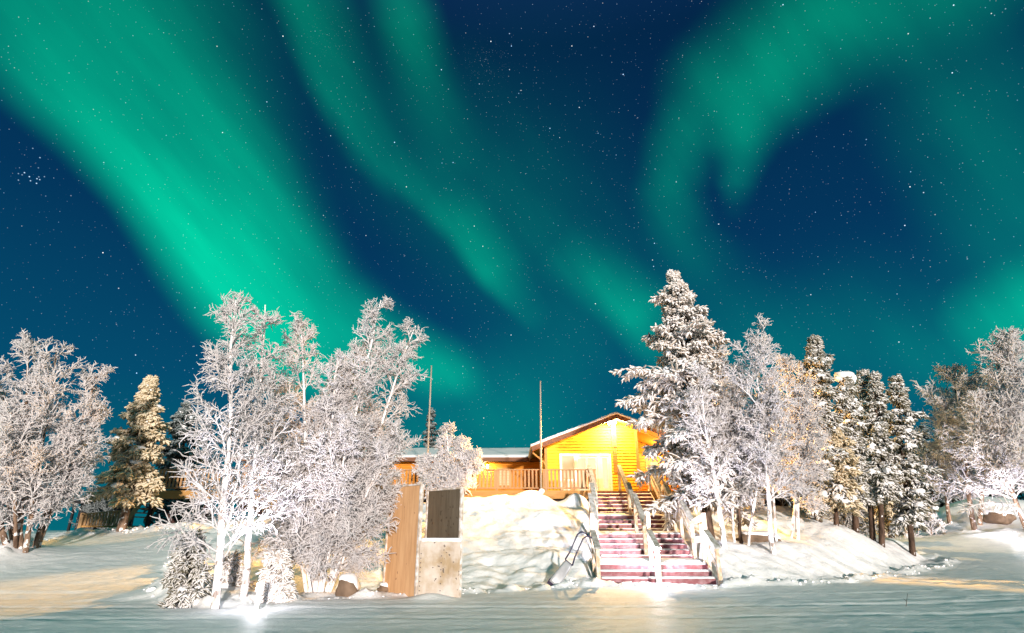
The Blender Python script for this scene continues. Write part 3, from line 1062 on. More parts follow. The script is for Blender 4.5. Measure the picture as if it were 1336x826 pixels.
arch[0, 2] = gz(arch[0, 0], 29) - .1
bb, tw = Bundle(), Bundle()
bb.add(arch[None], .06, .03, 6)
s_, d_, t_, p_ = offspring(arch[None], 70, .2, 1, radians(50), radians(85), rng)
tw.add(grow(s_, d_, rng.uniform(.2, .55, 70), 4, -.25, .1, rng), .035, .02, 4)
bb.build('trunk', M['frost'], root)
tw.build('crown', M['frost'], root)

# --- dark woods in the distance
for i, (px, ty, Y, w, lab) in enumerate(((1228, 548, 52, 1.3, 'dark spruce showing between the mound spruces and the right birches'), (1205, 556, 48, 1.8, 'dim teal frosted spruce right of the mound spruces'), (1192, 590, 55, 2.4, 'dim spruce low behind the rightmost mound spruce'),
                                         (1250, 572, 56, 1.8, 'dark spruce behind the grey birch that spreads over the road bend'), (1290, 575, 58, 3.0, 'dark spruce behind the right snow bank'), (1216, 610, 44, 2.2, 'short dim spruce beside the road bend'), (1335, 560, 60, 3, 'dark spruce behind the wide birch at the right edge'), (1165, 600, 60, 3, 'dark spruce seen low between the mound spruce trunks'),
                                         (1120, 600, 62, 3, 'dark spruce hidden deep behind the snow-capped spruce'))):
    b = on_ground(px, 690, Y)
    conifer('spruce_tree', lab, b, at(px, ty, Y), w, .06, 80 + i, .16, 'needles_dark', 'dark_bark', .10, .75, 0, .2, 60, -.1, pw=.7, ragged=.6, group='dark spruces beyond the road', twl=1.2)
conifer('spruce_tree', 'lone dark spruce tip rising behind the low wing roof by the left flagpole', on_ground(563, 690, 46), at(563, 534, 46), 1.5, .1, 95, .16, 'needles_dark', 'dark_bark', .09, .8, 0, .2, 60, -.1, pw=.7)
for i, (px, ty, Y, lab) in enumerate(((120, 640, 60, 'small bluish frosted bush before the dark far roof'), (140, 646, 58, 'low bluish frosted bush close to the tan conifer trunk'))):
    b = on_ground(px, 690, Y)
    birch('frosted_shrub', lab, [(b, at(px, ty, Y), .06)], 1.8, .05, 100 + i, .05, .7, 'frost_dim', 'dark_bark', n1=20, group='bluish bushes far left', cat='shrub')
for i, (px, ty, Y, lab) in enumerate(((1200, 668, 36, 'small white frosted bush by the road bend, left one of two'), (1214, 676, 34, 'small white frosted bush by the road bend, right one of two'), (1157, 688, 30, 'squat frosted bush behind the spruce trunks of the mound'), (1180, 676, 34, 'thin frosted bush right of the squat bush'))):
    b = on_ground(px, 696, Y)
    birch('frosted_shrub', lab, [(b, at(px, ty, Y), .04)], .8, .05, 110 + i, .036, .7, 'frost_grey', 'brown_bark', n1=20, group='small bushes by the road bend', cat='shrub')

# ------------------------------------------------------------------ lodge
WALL_Y, OVER_Y = 29.5, 28.3
PEAK = at(804, 541, OVER_Y)
EAVE = at(694, 583, OVER_Y)
slope = (PEAK[2] - EAVE[2]) / (PEAK[0] - EAVE[0])
XR = 2 * PEAK[0] - EAVE[0]
xl_w, xr_w = at(712, 600, WALL_Y)[0], at(834, 620, WALL_Y)[0]


def roof_z(x): return PEAK[2] - abs(x - PEAK[0]) * slope


house = thing('lodge', ((xl_w + xr_w) / 2, WALL_Y, DECK_Z), 'yellow wooden lodge with a snowy gable roof at the head of the stairs', 'building')
# lapped siding of the gable
mb = MB()
z = DECK_Z
BH = .145
dx0, dx1, dz1 = at(730, 600, WALL_Y)[0], at(797, 600, WALL_Y)[0], at(760, 592, WALL_Y)[2]
col_x = at(800, 560, WALL_Y)[0]


def siding_row(mb, x0, x1, x0t, x1t, z0, z1, y):
    mb.hexa([(x0, y - .048, z0), (x1, y - .048, z0), (x1, y + .02, z0), (x0, y + .02, z0), (x0t, y - .012, z1), (x1t, y - .012, z1), (x1t, y + .02, z1), (x0t, y + .02, z1)])


ztop = PEAK[2] - .16
while z < ztop - .02:
    z1 = min(z + BH - .006, ztop - .01)
    def lim(zz): return max(xl_w, PEAK[0] - (PEAK[2] - .12 - zz) / slope), min(xr_w, PEAK[0] + (PEAK[2] - .12 - zz) / slope)
    a0, a1 = lim(z), lim(z1)
    if z < dz1:
        siding_row(mb, a0[0], dx0, a1[0], dx0, z, z1, WALL_Y)
        siding_row(mb, dx1, a0[1], dx1, a1[1], z, z1, WALL_Y)
    else:
        siding_row(mb, a0[0], a0[1], a1[0], a1[1], z, z1, WALL_Y)
    z += BH
mb.build('wall', M['siding'], house)
# wall core, side walls
mb = MB()
mb.hexa([(xl_w, WALL_Y + .021, DECK_Z - .6), (xr_w, WALL_Y + .021, DECK_Z - .6), (xr_w, WALL_Y + 11, DECK_Z - .6), (xl_w, WALL_Y + 11, DECK_Z - .6),
         (xl_w, WALL_Y + .021, roof_z(xl_w) - .14), (xr_w, WALL_Y + .021, roof_z(xr_w) - .14), (xr_w, WALL_Y + 11, roof_z(xr_w) - .14), (xl_w, WALL_Y + 11, roof_z(xl_w) - .14)])
mb.build('wall_core', M['siding'], house)
# set-back porch wall right of the gable, in orange boards
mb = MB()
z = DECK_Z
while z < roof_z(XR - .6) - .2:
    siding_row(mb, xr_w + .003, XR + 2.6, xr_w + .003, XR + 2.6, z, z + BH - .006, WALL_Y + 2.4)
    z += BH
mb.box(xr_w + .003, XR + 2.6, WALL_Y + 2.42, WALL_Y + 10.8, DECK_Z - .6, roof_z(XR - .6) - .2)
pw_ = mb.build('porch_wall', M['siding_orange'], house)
pd = MB().box(xr_w + .9, xr_w + 1.8, WALL_Y + 2.33, WALL_Y + 2.362, DECK_Z + .02, DECK_Z + 2.05).build('porch_door', M['trim_wood'], house)
MB().box(xr_w + 1.15, xr_w + 1.55, WALL_Y + 2.31, WALL_Y + 2.327, DECK_Z + 1.05, DECK_Z + 1.85).build('pane', M['window_lit'], pd)
# corner boards and the column that carries the lamp
MB().box(xl_w - .06, xl_w + .08, WALL_Y - .06, WALL_Y - .037, DECK_Z, roof_z(xl_w) - .15).build('corner_board', M['trim_wood'], house)
MB().box(xr_w - .10, xr_w + .05, WALL_Y - .06, WALL_Y - .037, DECK_Z, roof_z(xr_w) - .15).build('corner_board', M['trim_wood'], house)
mb = MB().box(col_x - .13, col_x + .13, WALL_Y - .10, WALL_Y - .038, at(800, 584, WALL_Y)[2], roof_z(col_x) - .3)
mb.box(col_x - .045, col_x + .045, WALL_Y - .125, WALL_Y - .103, at(800, 582, WALL_Y)[2], roof_z(col_x) - .5)
mb.build('gable_post', M['trim_wood'], house)
# vent slats below the post
mb = MB()
zz = at(800, 616, WALL_Y)[2]
while zz < at(800, 586, WALL_Y)[2]:
    mb.box(col_x - .11, col_x + .11, WALL_Y - .075, WALL_Y - .038, zz, zz + .07)
    zz += .11
mb.build('slat_vent', M['trim_wood'], house)
# door group: white frame, wide lit glass door, narrow side window
z0, z1 = DECK_Z + .01, dz1
pb = at(750, 600, WALL_Y)[0]; pc = at(779, 600, WALL_Y)[0]; pe = at(783, 600, WALL_Y)[0]
fr = MB()
T = .11
for a, b in ((dx0, dx0 + T), (pb - T / 2, pb + T / 2), (pc, pe), (dx1 - T, dx1)):
    fr.box(a, b, WALL_Y - .07, WALL_Y + .02, z0, z1 - T - .002)
fr.box(dx0, dx1, WALL_Y - .075, WALL_Y + .02, z1 - T, z1)
zm = at(740, 613, WALL_Y)[2]
door = fr.build('door_frame', M['white_trim'], house)
lw = MB().box(dx0 + T + .003, pb - T / 2 - .003, WALL_Y - .02, WALL_Y, z0 + .75, z1 - T - .005)
lw.build('window_pane', M['window_lit'], door)
MB().box(dx0 + T + .003, pb - T / 2 - .003, WALL_Y - .03, WALL_Y, z0 + .001, z0 + .745).build('kick_panel', M['white_trim'], door)
dr = MB()
D0, D1 = pb + T / 2 + .003, pc - .003
for a, b, c, d in ((D0, D0 + .1, z0, z1 - T - .005), (D1 - .1, D1, z0, z1 - T - .005), (D0 + .1, D1 - .1, z0, z0 + .2), (D0 + .1, D1 - .1, z1 - T - .12, z1 - T - .005), ((D0 + D1) / 2 - .06, (D0 + D1) / 2 + .06, z0 + .2, z1 - T - .12)):
    dr.box(a, b, WALL_Y - .05, WALL_Y - .005, c, d)
dd = dr.build('door', M['white_trim'], house)
MB().box(D0 + .1, (D0 + D1) / 2 - .06, WALL_Y - .02, WALL_Y + .01, z0 + .2, z1 - T - .12).box((D0 + D1) / 2 + .06, D1 - .1, WALL_Y - .02, WALL_Y + .01, z0 + .2, z1 - T - .12).build('pane', M['door_lit'], dd)
mx = (D0 + D1) / 2
MB().tube([(mx + .03, WALL_Y - .09, z0 + .9), (mx + .03, WALL_Y - .09, z0 + 1.2)], .014, 8).build('handle', M['metal'], dd)
sd = MB()
E0, E1 = pe + .003, dx1 - T - .003
for a, b, c, d in ((E0, E0 + .09, z0, z1 - T - .005), (E1 - .09, E1, z0, z1 - T - .005), (E0 + .09, E1 - .09, z0, z0 + .3), (E0 + .09, E1 - .09, z1 - T - .12, z1 - T - .005)):
    sd.box(a, b, WALL_Y - .05, WALL_Y - .005, c, d)
s2 = sd.build('side_door', M['white_trim'], house)
MB().box(E0 + .09, E1 - .09, WALL_Y - .02, WALL_Y + .01, z0 + .3, z1 - T - .12).build('pane', M['door_lit'], s2)
# roof: two slopes with soffit, fascia and a bed of snow
RB_Y = WALL_Y + 11
for side, xe in ((-1, EAVE[0]), (1, XR)):
    a, b = (xe, PEAK[0] - .001) if side < 0 else (PEAK[0] + .001, xe)
    def quad(x0, x1, y0, y1, o0, o1):
        return [(x0, y0, roof_z(x0) + o0), (x1, y0, roof_z(x1) + o0), (x1, y1, roof_z(x1) + o0), (x0, y1, roof_z(x0) + o0),
                (x0, y0, roof_z(x0) + o1), (x1, y0, roof_z(x1) + o1), (x1, y1, roof_z(x1) + o1), (x0, y1, roof_z(x0) + o1)]
    rf = MB().hexa(quad(a, b, OVER_Y + .041, RB_Y, -.08, 0)).build('roof', M['roof'], house)
    MB().hexa(quad(a, b, OVER_Y, OVER_Y + .04, -.20, .03)).build('fascia', M['fascia'], rf)
    ga, gb = (xe + .05, PEAK[0] - .003) if side < 0 else (PEAK[0] + .003, xe - .05)
    MB().hexa(quad(ga, gb, OVER_Y + .045, WALL_Y - .1, -.12, -.085)).build('soffit', M['soffit'], rf)
    MB().bar((xe - side * .02, OVER_Y + .05, roof_z(xe) - .10), (xe - side * .02, RB_Y, roof_z(xe) - .10), .035, .18).build('gutter', M['fascia'], rf)
    # snow: lumpy sheet with real thickness
    nx_, ny_ = 60, 26
    xs = np.linspace(a - (.06 if side < 0 else 0), b + (.06 if side > 0 else 0), nx_)
    ys = np.linspace(OVER_Y - .05, RB_Y + .05, ny_)
    X, Y = np.meshgrid(xs, ys)
    thick = .05 + .10 * fbm(X * 1.1, Y * 1.1, 61, 3) + .05 * (fbm(X * 4, Y * 4, 71, 2) - .5)
    zt = np.array([[roof_z(x) for x in xs]] * ny_) + .003
    Vt = np.stack([X, Y, zt + .03 + thick], -1).reshape(-1, 3)
    Vb = np.stack([X, Y, zt + .031], -1).reshape(-1, 3)
    q = (np.arange(ny_ - 1)[:, None] * nx_ + np.arange(nx_ - 1)[None]).ravel()
    Ft = np.stack([q, q + 1, q + nx_ + 1, q + nx_], 1)
    n0 = nx_ * ny_
    Fb = Ft[:, ::-1] + n0
    rim = list(range(nx_)) + [k * nx_ + nx_ - 1 for k in range(1, ny_)] + [n0 - 1 - k for k in range(1, nx_)] + [k * nx_ for k in range(ny_ - 2, 0, -1)]
    Fs = np.array([(rim[i], rim[(i + 1) % len(rim)], rim[(i + 1) % len(rim)] + n0, rim[i] + n0) for i in range(len(rim))])[:, ::-1]
    mesh_obj('snow_bed', np.concatenate([Vt, Vb]), np.concatenate([Ft, Fb, Fs]), M['cover'], rf, True)
xs0, xs1 = xr_w + .06, XR - .06
MB().hexa([(xs0, WALL_Y + .03, roof_z(xs0) - .125), (xs1, WALL_Y + .03, roof_z(xs1) - .125), (xs1, WALL_Y + 2.35, roof_z(xs1) - .125), (xs0, WALL_Y + 2.35, roof_z(xs0) - .125),
           (xs0, WALL_Y + .03, roof_z(xs0) - .09), (xs1, WALL_Y + .03, roof_z(xs1) - .09), (xs1, WALL_Y + 2.35, roof_z(xs1) - .09), (xs0, WALL_Y + 2.35, roof_z(xs0) - .09)]).build('porch_soffit', M['soffit'], house)
# boards closing the porch wall up to the roof slope
mb = MB()
z = roof_z(XR - .6) - .19
while z < roof_z(xr_w) - .35:
    z1 = min(z + BH - .006, roof_z(xr_w) - .3)
    siding_row(mb, xr_w + .003, PEAK[0] + (PEAK[2] - .16 - z) / slope, xr_w + .003, PEAK[0] + (PEAK[2] - .16 - z1) / slope, z, z1, WALL_Y + 2.4)
    z += BH
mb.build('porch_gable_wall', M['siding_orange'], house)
# downpipe at the left eave
px_ = xl_w - .02
MB().tube([(EAVE[0] + .05, OVER_Y + .6, roof_z(EAVE[0]) - .2), (px_ - .1, WALL_Y - .15, roof_z(EAVE[0]) - .6), (px_, WALL_Y - .12, roof_z(EAVE[0]) - .8), (px_, WALL_Y - .12, DECK_Z + .1)], .04, 8).build('downpipe', M['trim_wood'], house, True)
# low wing to the left
WG_Y = 33.8
we = at(600, 599, 33.0)[2]
wx0, wx1 = -15.5, xl_w - .003
mb = MB()
z = DECK_Z
while z < we - .15:
    siding_row(mb, wx0, wx1, wx0, wx1, z, min(z + BH - .006, we - .1), WG_Y)
    z += BH
mb.box(wx0, wx1, WG_Y + .021, WG_Y + 9, DECK_Z - .6, we - .06)
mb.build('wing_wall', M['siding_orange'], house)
wr = at(600, 587, 39.5)[2]
wroof = MB().hexa([(wx0 - .5, 33.0, we), (wx1, 33.0, we), (wx1, 39.5, wr - .1), (wx0 - .5, 39.5, wr - .1), (wx0 - .5, 33.0, we + .1), (wx1, 33.0, we + .1), (wx1, 39.5, wr), (wx0 - .5, 39.5, wr)])
wroof.hexa([(wx0 - .5, 39.503, wr - .1), (wx1, 39.503, wr - .1), (wx1, 46, we), (wx0 - .5, 46, we), (wx0 - .5, 39.503, wr), (wx1, 39.503, wr), (wx1, 46, we + .1), (wx0 - .5, 46, we + .1)])
wroof = wroof.build('wing_roof', M['roof'], house)
MB().box(wx0 - .5, wx1, 32.95, 32.997, we - .12, we + .10).build('fascia', M['fascia'], wroof)
nx_, ny_ = 110, 22
xs, ys = np.linspace(wx0 - .55, wx1 - .02, nx_), np.linspace(32.9, 39.6, ny_)
X, Y = np.meshgrid(xs, ys)
zt = we + .105 + (Y - 33) / 6.5 * (wr - we - .1)
edge = np.clip((Y - 32.9) / .35, 0, 1) ** .5
Vt = np.stack([X, Y, zt + .02 + edge * (.08 + .07 * fbm(X, Y, 55, 3))], -1).reshape(-1, 3)
q = (np.arange(ny_ - 1)[:, None] * nx_ + np.arange(nx_ - 1)[None]).ravel()
Ft = np.stack([q, q + 1, q + nx_ + 1, q + nx_], 1)
Vb = np.stack([X, Y, zt + .004], -1).reshape(-1, 3)
n0 = nx_ * ny_
rim = list(range(nx_)) + [k * nx_ + nx_ - 1 for k in range(1, ny_)] + [n0 - 1 - k for k in range(1, nx_)] + [k * nx_ for k in range(ny_ - 2, 0, -1)]
Fs = np.array([(rim[i], rim[(i + 1) % len(rim)], rim[(i + 1) % len(rim)] + n0, rim[i] + n0) for i in range(len(rim))])[:, ::-1]
mesh_obj('snow_bed', np.concatenate([Vt, Vb]), np.concatenate([Ft, Ft[:, ::-1] + n0, Fs]), M['cover'], wroof, True)
for px0, px1 in ((545, 560), (604, 622), (648, 668)):
    a, b = at(px0, 620, WG_Y)[0], at(px1, 620, WG_Y)[0]
    w_ = MB()
    for q0, q1, r0, r1 in ((a, a + .07, .7, 1.75), (b - .07, b, .7, 1.75), (a + .07, b - .07, .7, .77), (a + .07, b - .07, 1.68, 1.75)):
        w_.box(q0, q1, WG_Y - .06, WG_Y - .036, DECK_Z + r0, DECK_Z + r1)
    w_ = w_.build('window', M['trim_wood'], house)
    MB().box(a + .072, b - .072, WG_Y - .045, WG_Y - .037, DECK_Z + .772, DECK_Z + 1.678).build('pane', M['window_lit'], w_)
# wall lamps under the wing eave
for wx in (at(585, 620, WG_Y)[0], at(636, 620, WG_Y)[0], at(560, 620, WG_Y)[0] - 3.0, at(560, 620, WG_Y)[0] - 7.5):
    wl_ = MB().box(wx - .07, wx + .07, WG_Y - .09, WG_Y - .037, DECK_Z + 1.72, DECK_Z + 1.92).build('wall_lamp', M['metal'], house)
    V = ICO2[0] * .06 + np.array((wx, WG_Y - .14, DECK_Z + 1.80))
    mesh_obj('bulb', V, ICO2[1], M['lamp_warm'], wl_, True)
    lamp('wall_lamp_glow', (wx, WG_Y - .32, DECK_Z + 1.72), 85, (1, .62, .22), .05)
# gable floodlight
LP = np.array((at(799, 545, 28.75)[0], 28.75, at(799, 549, 28.75)[2]))
fl = MB().box(LP[0] - .16, LP[0] + .16, 29.25, WALL_Y - .126, LP[2] - .12, LP[2] + .06)
fl.bar((LP[0], 29.25, LP[2]), (LP[0], 28.95, LP[2] + .04), .06, .06)
fl = fl.build('floodlight', M['metal'], house)
bulb = Bundle()
for s_ in (-.13, .13):
    V = ICO2[0] * np.array((.11, .11, .09)) + np.array((LP[0] + s_, 28.98, LP[2] - .03))
    bulb.addmesh(V, ICO2[1])
bulb.build('bulb', M['lamp_warm'], fl)
WARM = (1.0, .72, .36)
lamp('floodlight_glow', (LP[0], 28.66, LP[2] - .12), 700, (1.0, .80, .44), .12)
for pw_f, d_f, sz_f in ((3200, (-.15, -.51, -.85), 106), (60000, (-.83, -.52, -.20), 62), (60000, (.80, -.56, -.21), 66)):
    fs = bpy.data.lights.new('floodlight_beam', 'SPOT')
    fs.energy, fs.color, fs.shadow_soft_size = pw_f, (1.0, .50, .13), (.07 if sz_f > 90 else .2)
    fs.spot_size, fs.spot_blend = radians(sz_f), 1.0
    fo = bpy.data.objects.new('floodlight_beam', fs)
    COL.objects.link(fo)
    fo.location = (LP[0] + .15 * d_f[0], 28.60, LP[2] - .10)
    fo.rotation_euler = Vector(d_f).to_track_quat('-Z', 'Y').to_euler()
lamp('porch_glow', (xr_w + 1.6, WALL_Y + 1.2, DECK_Z + 2.2), 260, (1, .62, .25), .1)
lx = XR + 2.3
pl_ = MB().box(lx - .08, lx + .08, WALL_Y + 2.25, WALL_Y + 2.35, DECK_Z + 2.05, DECK_Z + 2.30).build('wall_lamp', M['metal'], house)
mesh_obj('bulb', ICO2[0] * .07 + np.array((lx, WALL_Y + 2.17, DECK_Z + 2.16)), ICO2[1], M['lamp_warm'], pl_, True)
lamp('porch_lamp_glow', (lx, WALL_Y + 1.95, DECK_Z + 2.16), 2600, (1, .62, .22), .08)

# ------------------------------------------------------------------ terrace
deck = thing('terrace', (-6, DECK_Y, DECK_Z), 'long raised wooden terrace with a slatted railing along the lodge front', 'deck')
x_st_l, x_st_r = float(stair_x(26.2)[0]), float(stair_x(26.2)[1])
DX0, DX1 = at(192, 645, DECK_Y)[0], 12.2
MB().box(DX0, DX1, DECK_Y + .05, WG_Y - .04, DECK_Z - .06, DECK_Z).build('floor', M['deck_beam'], deck)
for a, b in ((DX0, x_st_l - .003), (x_st_r + .003, DX1)):
    MB().box(a, b, DECK_Y, DECK_Y + .047, DECK_Z - .34, DECK_Z + .01).build('fascia_beam', M['deck_beam'], deck)
for a, b in ((-9.5, x_st_l - .1), (x_st_r + .1, DX1 - .1)):
    MB().box(a, b, DECK_Y + .35, DECK_Y + .40, 1.2, DECK_Z - .07).build('skirting', M['skirting'], deck)
n_b = 9
px_posts = np.linspace(DX0 + .06, x_st_l - .10, n_b + 1)


def rail_bay(x0, x1, parent, y=DECK_Y + .12):
    mb = MB()
    L = x1 - x0
    mb.box(x0 + .056, x1 - .056, y - .045, y + .045, DECK_Z + .09, DECK_Z + .15)
    k = int(L / .165)
    for i in range(k):
        xx = x0 + (i + .5) * L / k
        mb.box(xx - .042, xx + .042, y - .02, y + .02, DECK_Z + .152, DECK_Z + .888)
    mb.box(x0 + .056, x1 - .056, y - .03, y + .03, DECK_Z + .80, DECK_Z + .888) if False else None
    return mb.build('railing_panel', M['deck_wood'], parent)


def deck_posts(xs, parent):
    for x in xs:
        MB().box(x - .05, x + .05, DECK_Y + .07, DECK_Y + .17, DECK_Z + .001, DECK_Z + .888).build('post', M['deck_wood'], parent)
    for i in range(len(xs) - 1): rail_bay(xs[i], xs[i + 1], parent)
    MB().box(xs[0] - .06, xs[-1] + .06, DECK_Y + .04, DECK_Y + .20, DECK_Z + .89, DECK_Z + .93).build('top_rail', M['deck_wood'], parent)


deck_posts(px_posts, deck)
deck_posts(np.linspace(x_st_r + .12, DX1 - .06, 4), deck)
for x in (*np.linspace(DX0 + .2, x_st_l - .4, 9), 8.0, 10.0, 12.0):
    zb = gz(x, DECK_Y + .2) - .3
    if zb < DECK_Z - .4: MB().box(x - .07, x + .07, DECK_Y + .10, DECK_Y + .24, zb, DECK_Z - .065).build('support_post', M['skirting'], deck)
MB().bar((DX0 + .3, DECK_Y + .2, DECK_Z - .2), (DX0 + 1.4, DECK_Y + .2, 1.6), .1, .12).build('brace', M['skirting'], deck)

# steps and low landing at the left terrace end
lz = gz(DX0 - 2, DECK_Y)
LA, LB = at(106, 680, DECK_Y)[0], at(160, 680, DECK_Y)[0]
land = thing('side_steps', ((LA + DX0) / 2, DECK_Y, lz), 'low wooden landing with slatted rail and steps at the left end of the terrace', 'steps')
ltop, lbot = at(110, 671, DECK_Y)[2], at(110, 684, DECK_Y)[2]
MB().box(LA, LB, DECK_Y, DECK_Y + 1.6, lbot - .12, lbot - .05).build('platform', M['deck_beam'], land)
mb = MB()
k = 12
for i in range(k):
    xx = LA + .1 + (LB - LA - .1) * (i + .5) / k
    mb.box(xx - .045, xx + .045, DECK_Y, DECK_Y + .04, lbot - .04, ltop + .16 * (xx - LA) / (LB - LA) - .03)
mb.build('railing_panel', M['deck_wood'], land)
MB().bar((LA, DECK_Y + .02, ltop), (LB + .05, DECK_Y + .02, ltop + .17), .14, .05).build('top_rail', M['deck_wood'], land)
MB().box(LA - .07, LA + .07, DECK_Y - .05, DECK_Y + .09, lbot - .6, ltop + .06).build('post', M['deck_wood'], land)
MB().box(LB + .051, LB + .19, DECK_Y - .05, DECK_Y + .09, lbot - .6, ltop + .3).build('post', M['deck_wood'], land)
MB().bar((LB + .2, DECK_Y + .02, lbot + .15), (DX0 - .02, DECK_Y + .02, DECK_Z - .1), .07, .20).build('stringer', M['deck_wood'], land)
MB().bar((LB + .2, DECK_Y + 1.3, lbot + .15), (DX0 - .02, DECK_Y + 1.3, DECK_Z - .1), .07, .20).build('stringer', M['deck_wood'], land)
for i in range(6):
    t = (i + .5) / 6
    xx, zz = LB + .2 + t * (DX0 - LB - .25), lbot + .2 + t * (DECK_Z - lbot - .35)
    MB().box(xx - .13, xx + .13, DECK_Y + .06, DECK_Y + 1.26, zz, zz + .04).build('step', M['deck_beam'], land)
MB().bar((LB + .2, DECK_Y + .02, lbot + 1.05), (DX0 - .02, DECK_Y + .02, DECK_Z + .85), .09, .05).build('handrail', M['deck_wood'], land)

# flagpoles
for px, pyb, pyt, Y, lab, lean in ((706, 650, 497, DECK_Y - .12, 'slim bare flagpole clamped to the terrace front near the stairs', 0), (556, 640, 477, DECK_Y - .12, 'slim bare flagpole leaning slightly, rising beside the frosted shrub', 4)):
    b, t = at(px, pyb, Y), at(px - 1 + lean * 2, pyt, Y)
    fp = thing('flagpole', b, lab, 'flagpole', 'flagpoles on the terrace front')
    MB().tube([b - (0, 0, .25), b + (t - b) * .5, t], [.05, .042, .030], 10).build('pole', M['pole'], fp, True)
    MB().box(b[0] - .13, b[0] + .13, Y - .09, Y - .053, b[2] - .35, b[2] + .2).build('bracket', M['deck_beam'], fp)
    lumps([b + (0, -.06, .28)], [.14], np.random.default_rng(3), .8).build('snow_cap', M['cover'], fp)

# ------------------------------------------------------------------ staircase
stair = thing('staircase', (4.0, 17.2, 0), 'snow-dusted maroon staircase with three wooden handrails climbing to the lodge', 'staircase')


def snow_strip(x0, x1, y0, y1, z, seed, parent, thick=.06, bare=.45):
    """drifted snow on a tread: patches, ragged front edge"""
    nx_, ny_ = max(8, int((x1 - x0) / .05)), max(5, int((y1 - y0) / .07))
    xs, ys = np.linspace(x0, x1, nx_), np.linspace(y0, y1, ny_)
    X, Y = np.meshgrid(xs, ys)
    f = fbm(X * 2.2, Y * 2.2 + seed * 3.7, seed, 4)
    v = (Y - y0) / (y1 - y0)
    h = thick * np.clip((f - bare + .30 * v) * 4.0, -.5, 1) * np.clip(.45 + v * 2.2, 0, 1.15)
    h = np.where(h <= 0, -.012, h)
    V = np.stack([X, Y, z + h], -1).reshape(-1, 3)
    q = (np.arange(ny_ - 1)[:, None] * nx_ + np.arange(nx_ - 1)[None]).ravel()
    Ft = np.stack([q, q + 1, q + nx_ + 1, q + nx_], 1)
    n0 = nx_ * ny_
    Vb = V.copy(); Vb[:, 2] = z - .014
    rim = list(range(nx_)) + [k * nx_ + nx_ - 1 for k in range(1, ny_)] + [n0 - 1 - k for k in range(1, nx_)] + [k * nx_ for k in range(ny_ - 2, 0, -1)]
    Fs = np.array([(rim[i], rim[(i + 1) % len(rim)], rim[(i + 1) % len(rim)] + n0, rim[i] + n0) for i in range(len(rim))])[:, ::-1]
    return mesh_obj('snow_cover', np.concatenate([V, Vb]), np.concatenate([Ft, Fs]), M['cover'], parent, True)


zc, sidx = 0.0, 0
rs = random.Random(8)
for fi, (y0, n_) in enumerate(FLIGHTS):
    yend = FLIGHTS[fi + 1][0] if fi < 3 else DECK_Y
    for i in range(n_):
        yy = y0 + i * TREAD
        zc += RISE
        sidx += 1
        last = i == n_ - 1
        y_back = (yend if last else yy + TREAD)
        if last and fi == 3: y_back = DECK_Y + .0
        xl, xr = (float(v) for v in stair_x(y0))
        # riser of boards, tread of boards
        mb = MB()
        cuts = [xl, xl + (xr - xl) * (.36 + .06 * rs.random()), xl + (xr - xl) * (.66 + .06 * rs.random()), xr]
        for a, b in zip(cuts[:-1], cuts[1:]):
            o = rs.uniform(-.006, .006)
            mb.box(a + .002, b - .002, yy + .03 + o, yy + .06 + o, zc - RISE + .002, zc - .042)
        step = mb.build('riser' if not last else 'landing_fascia', M['maroon'], stair)
        mb = MB()
        if y_back > yy + .05:
            for a, b in zip(cuts[:-1], cuts[1:]):
                mb.box(a + .002, b - .002, yy, y_back + (.028 if not last else -.003), zc - .04, zc)
            tr = mb.build('tread' if not last else 'landing', M['maroon'], stair)
            snow_strip(xl + .03, xr - .03, yy + .012, y_back + (.02 if not last else -.01), zc + .002, 200 + sidx, tr, .034 if not last else .09, .36)
    # stringers: solid side boards
    for x in (float(stair_x(y0)[0]) - .03, float(stair_x(y0)[1]) + .03):
        zb = zc - n_ * RISE
        mb = MB()
        mb.hexa([(x - .025, y0 - .02, zb - .25), (x + .025, y0 - .02, zb - .25), (x + .025, y0 + n_ * TREAD, zc - .30), (x - .025, y0 + n_ * TREAD, zc - .30),
                 (x - .025, y0 - .02, zb + .12), (x + .025, y0 - .02, zb + .12), (x + .025, y0 + n_ * TREAD, zc + .08), (x - .025, y0 + n_ * TREAD, zc + .08)])
        if yend > y0 + n_ * TREAD + .05: mb.box(x - .025, x + .025, y0 + n_ * TREAD + .002, yend - .022, zc - .25, zc + .08)
        mb.build('stringer', M['rail_board'], stair)

# cap height above the floor at the foot and head of each flight, level board heights over the landing behind it
CAPS = [(.98, .92), (1.24, 1.32), (1.05, 1.22), (1.10, 1.10)]
BOARDS = [(1.37, 1.24), (1.32, 1.08), (1.22, 1.12)]


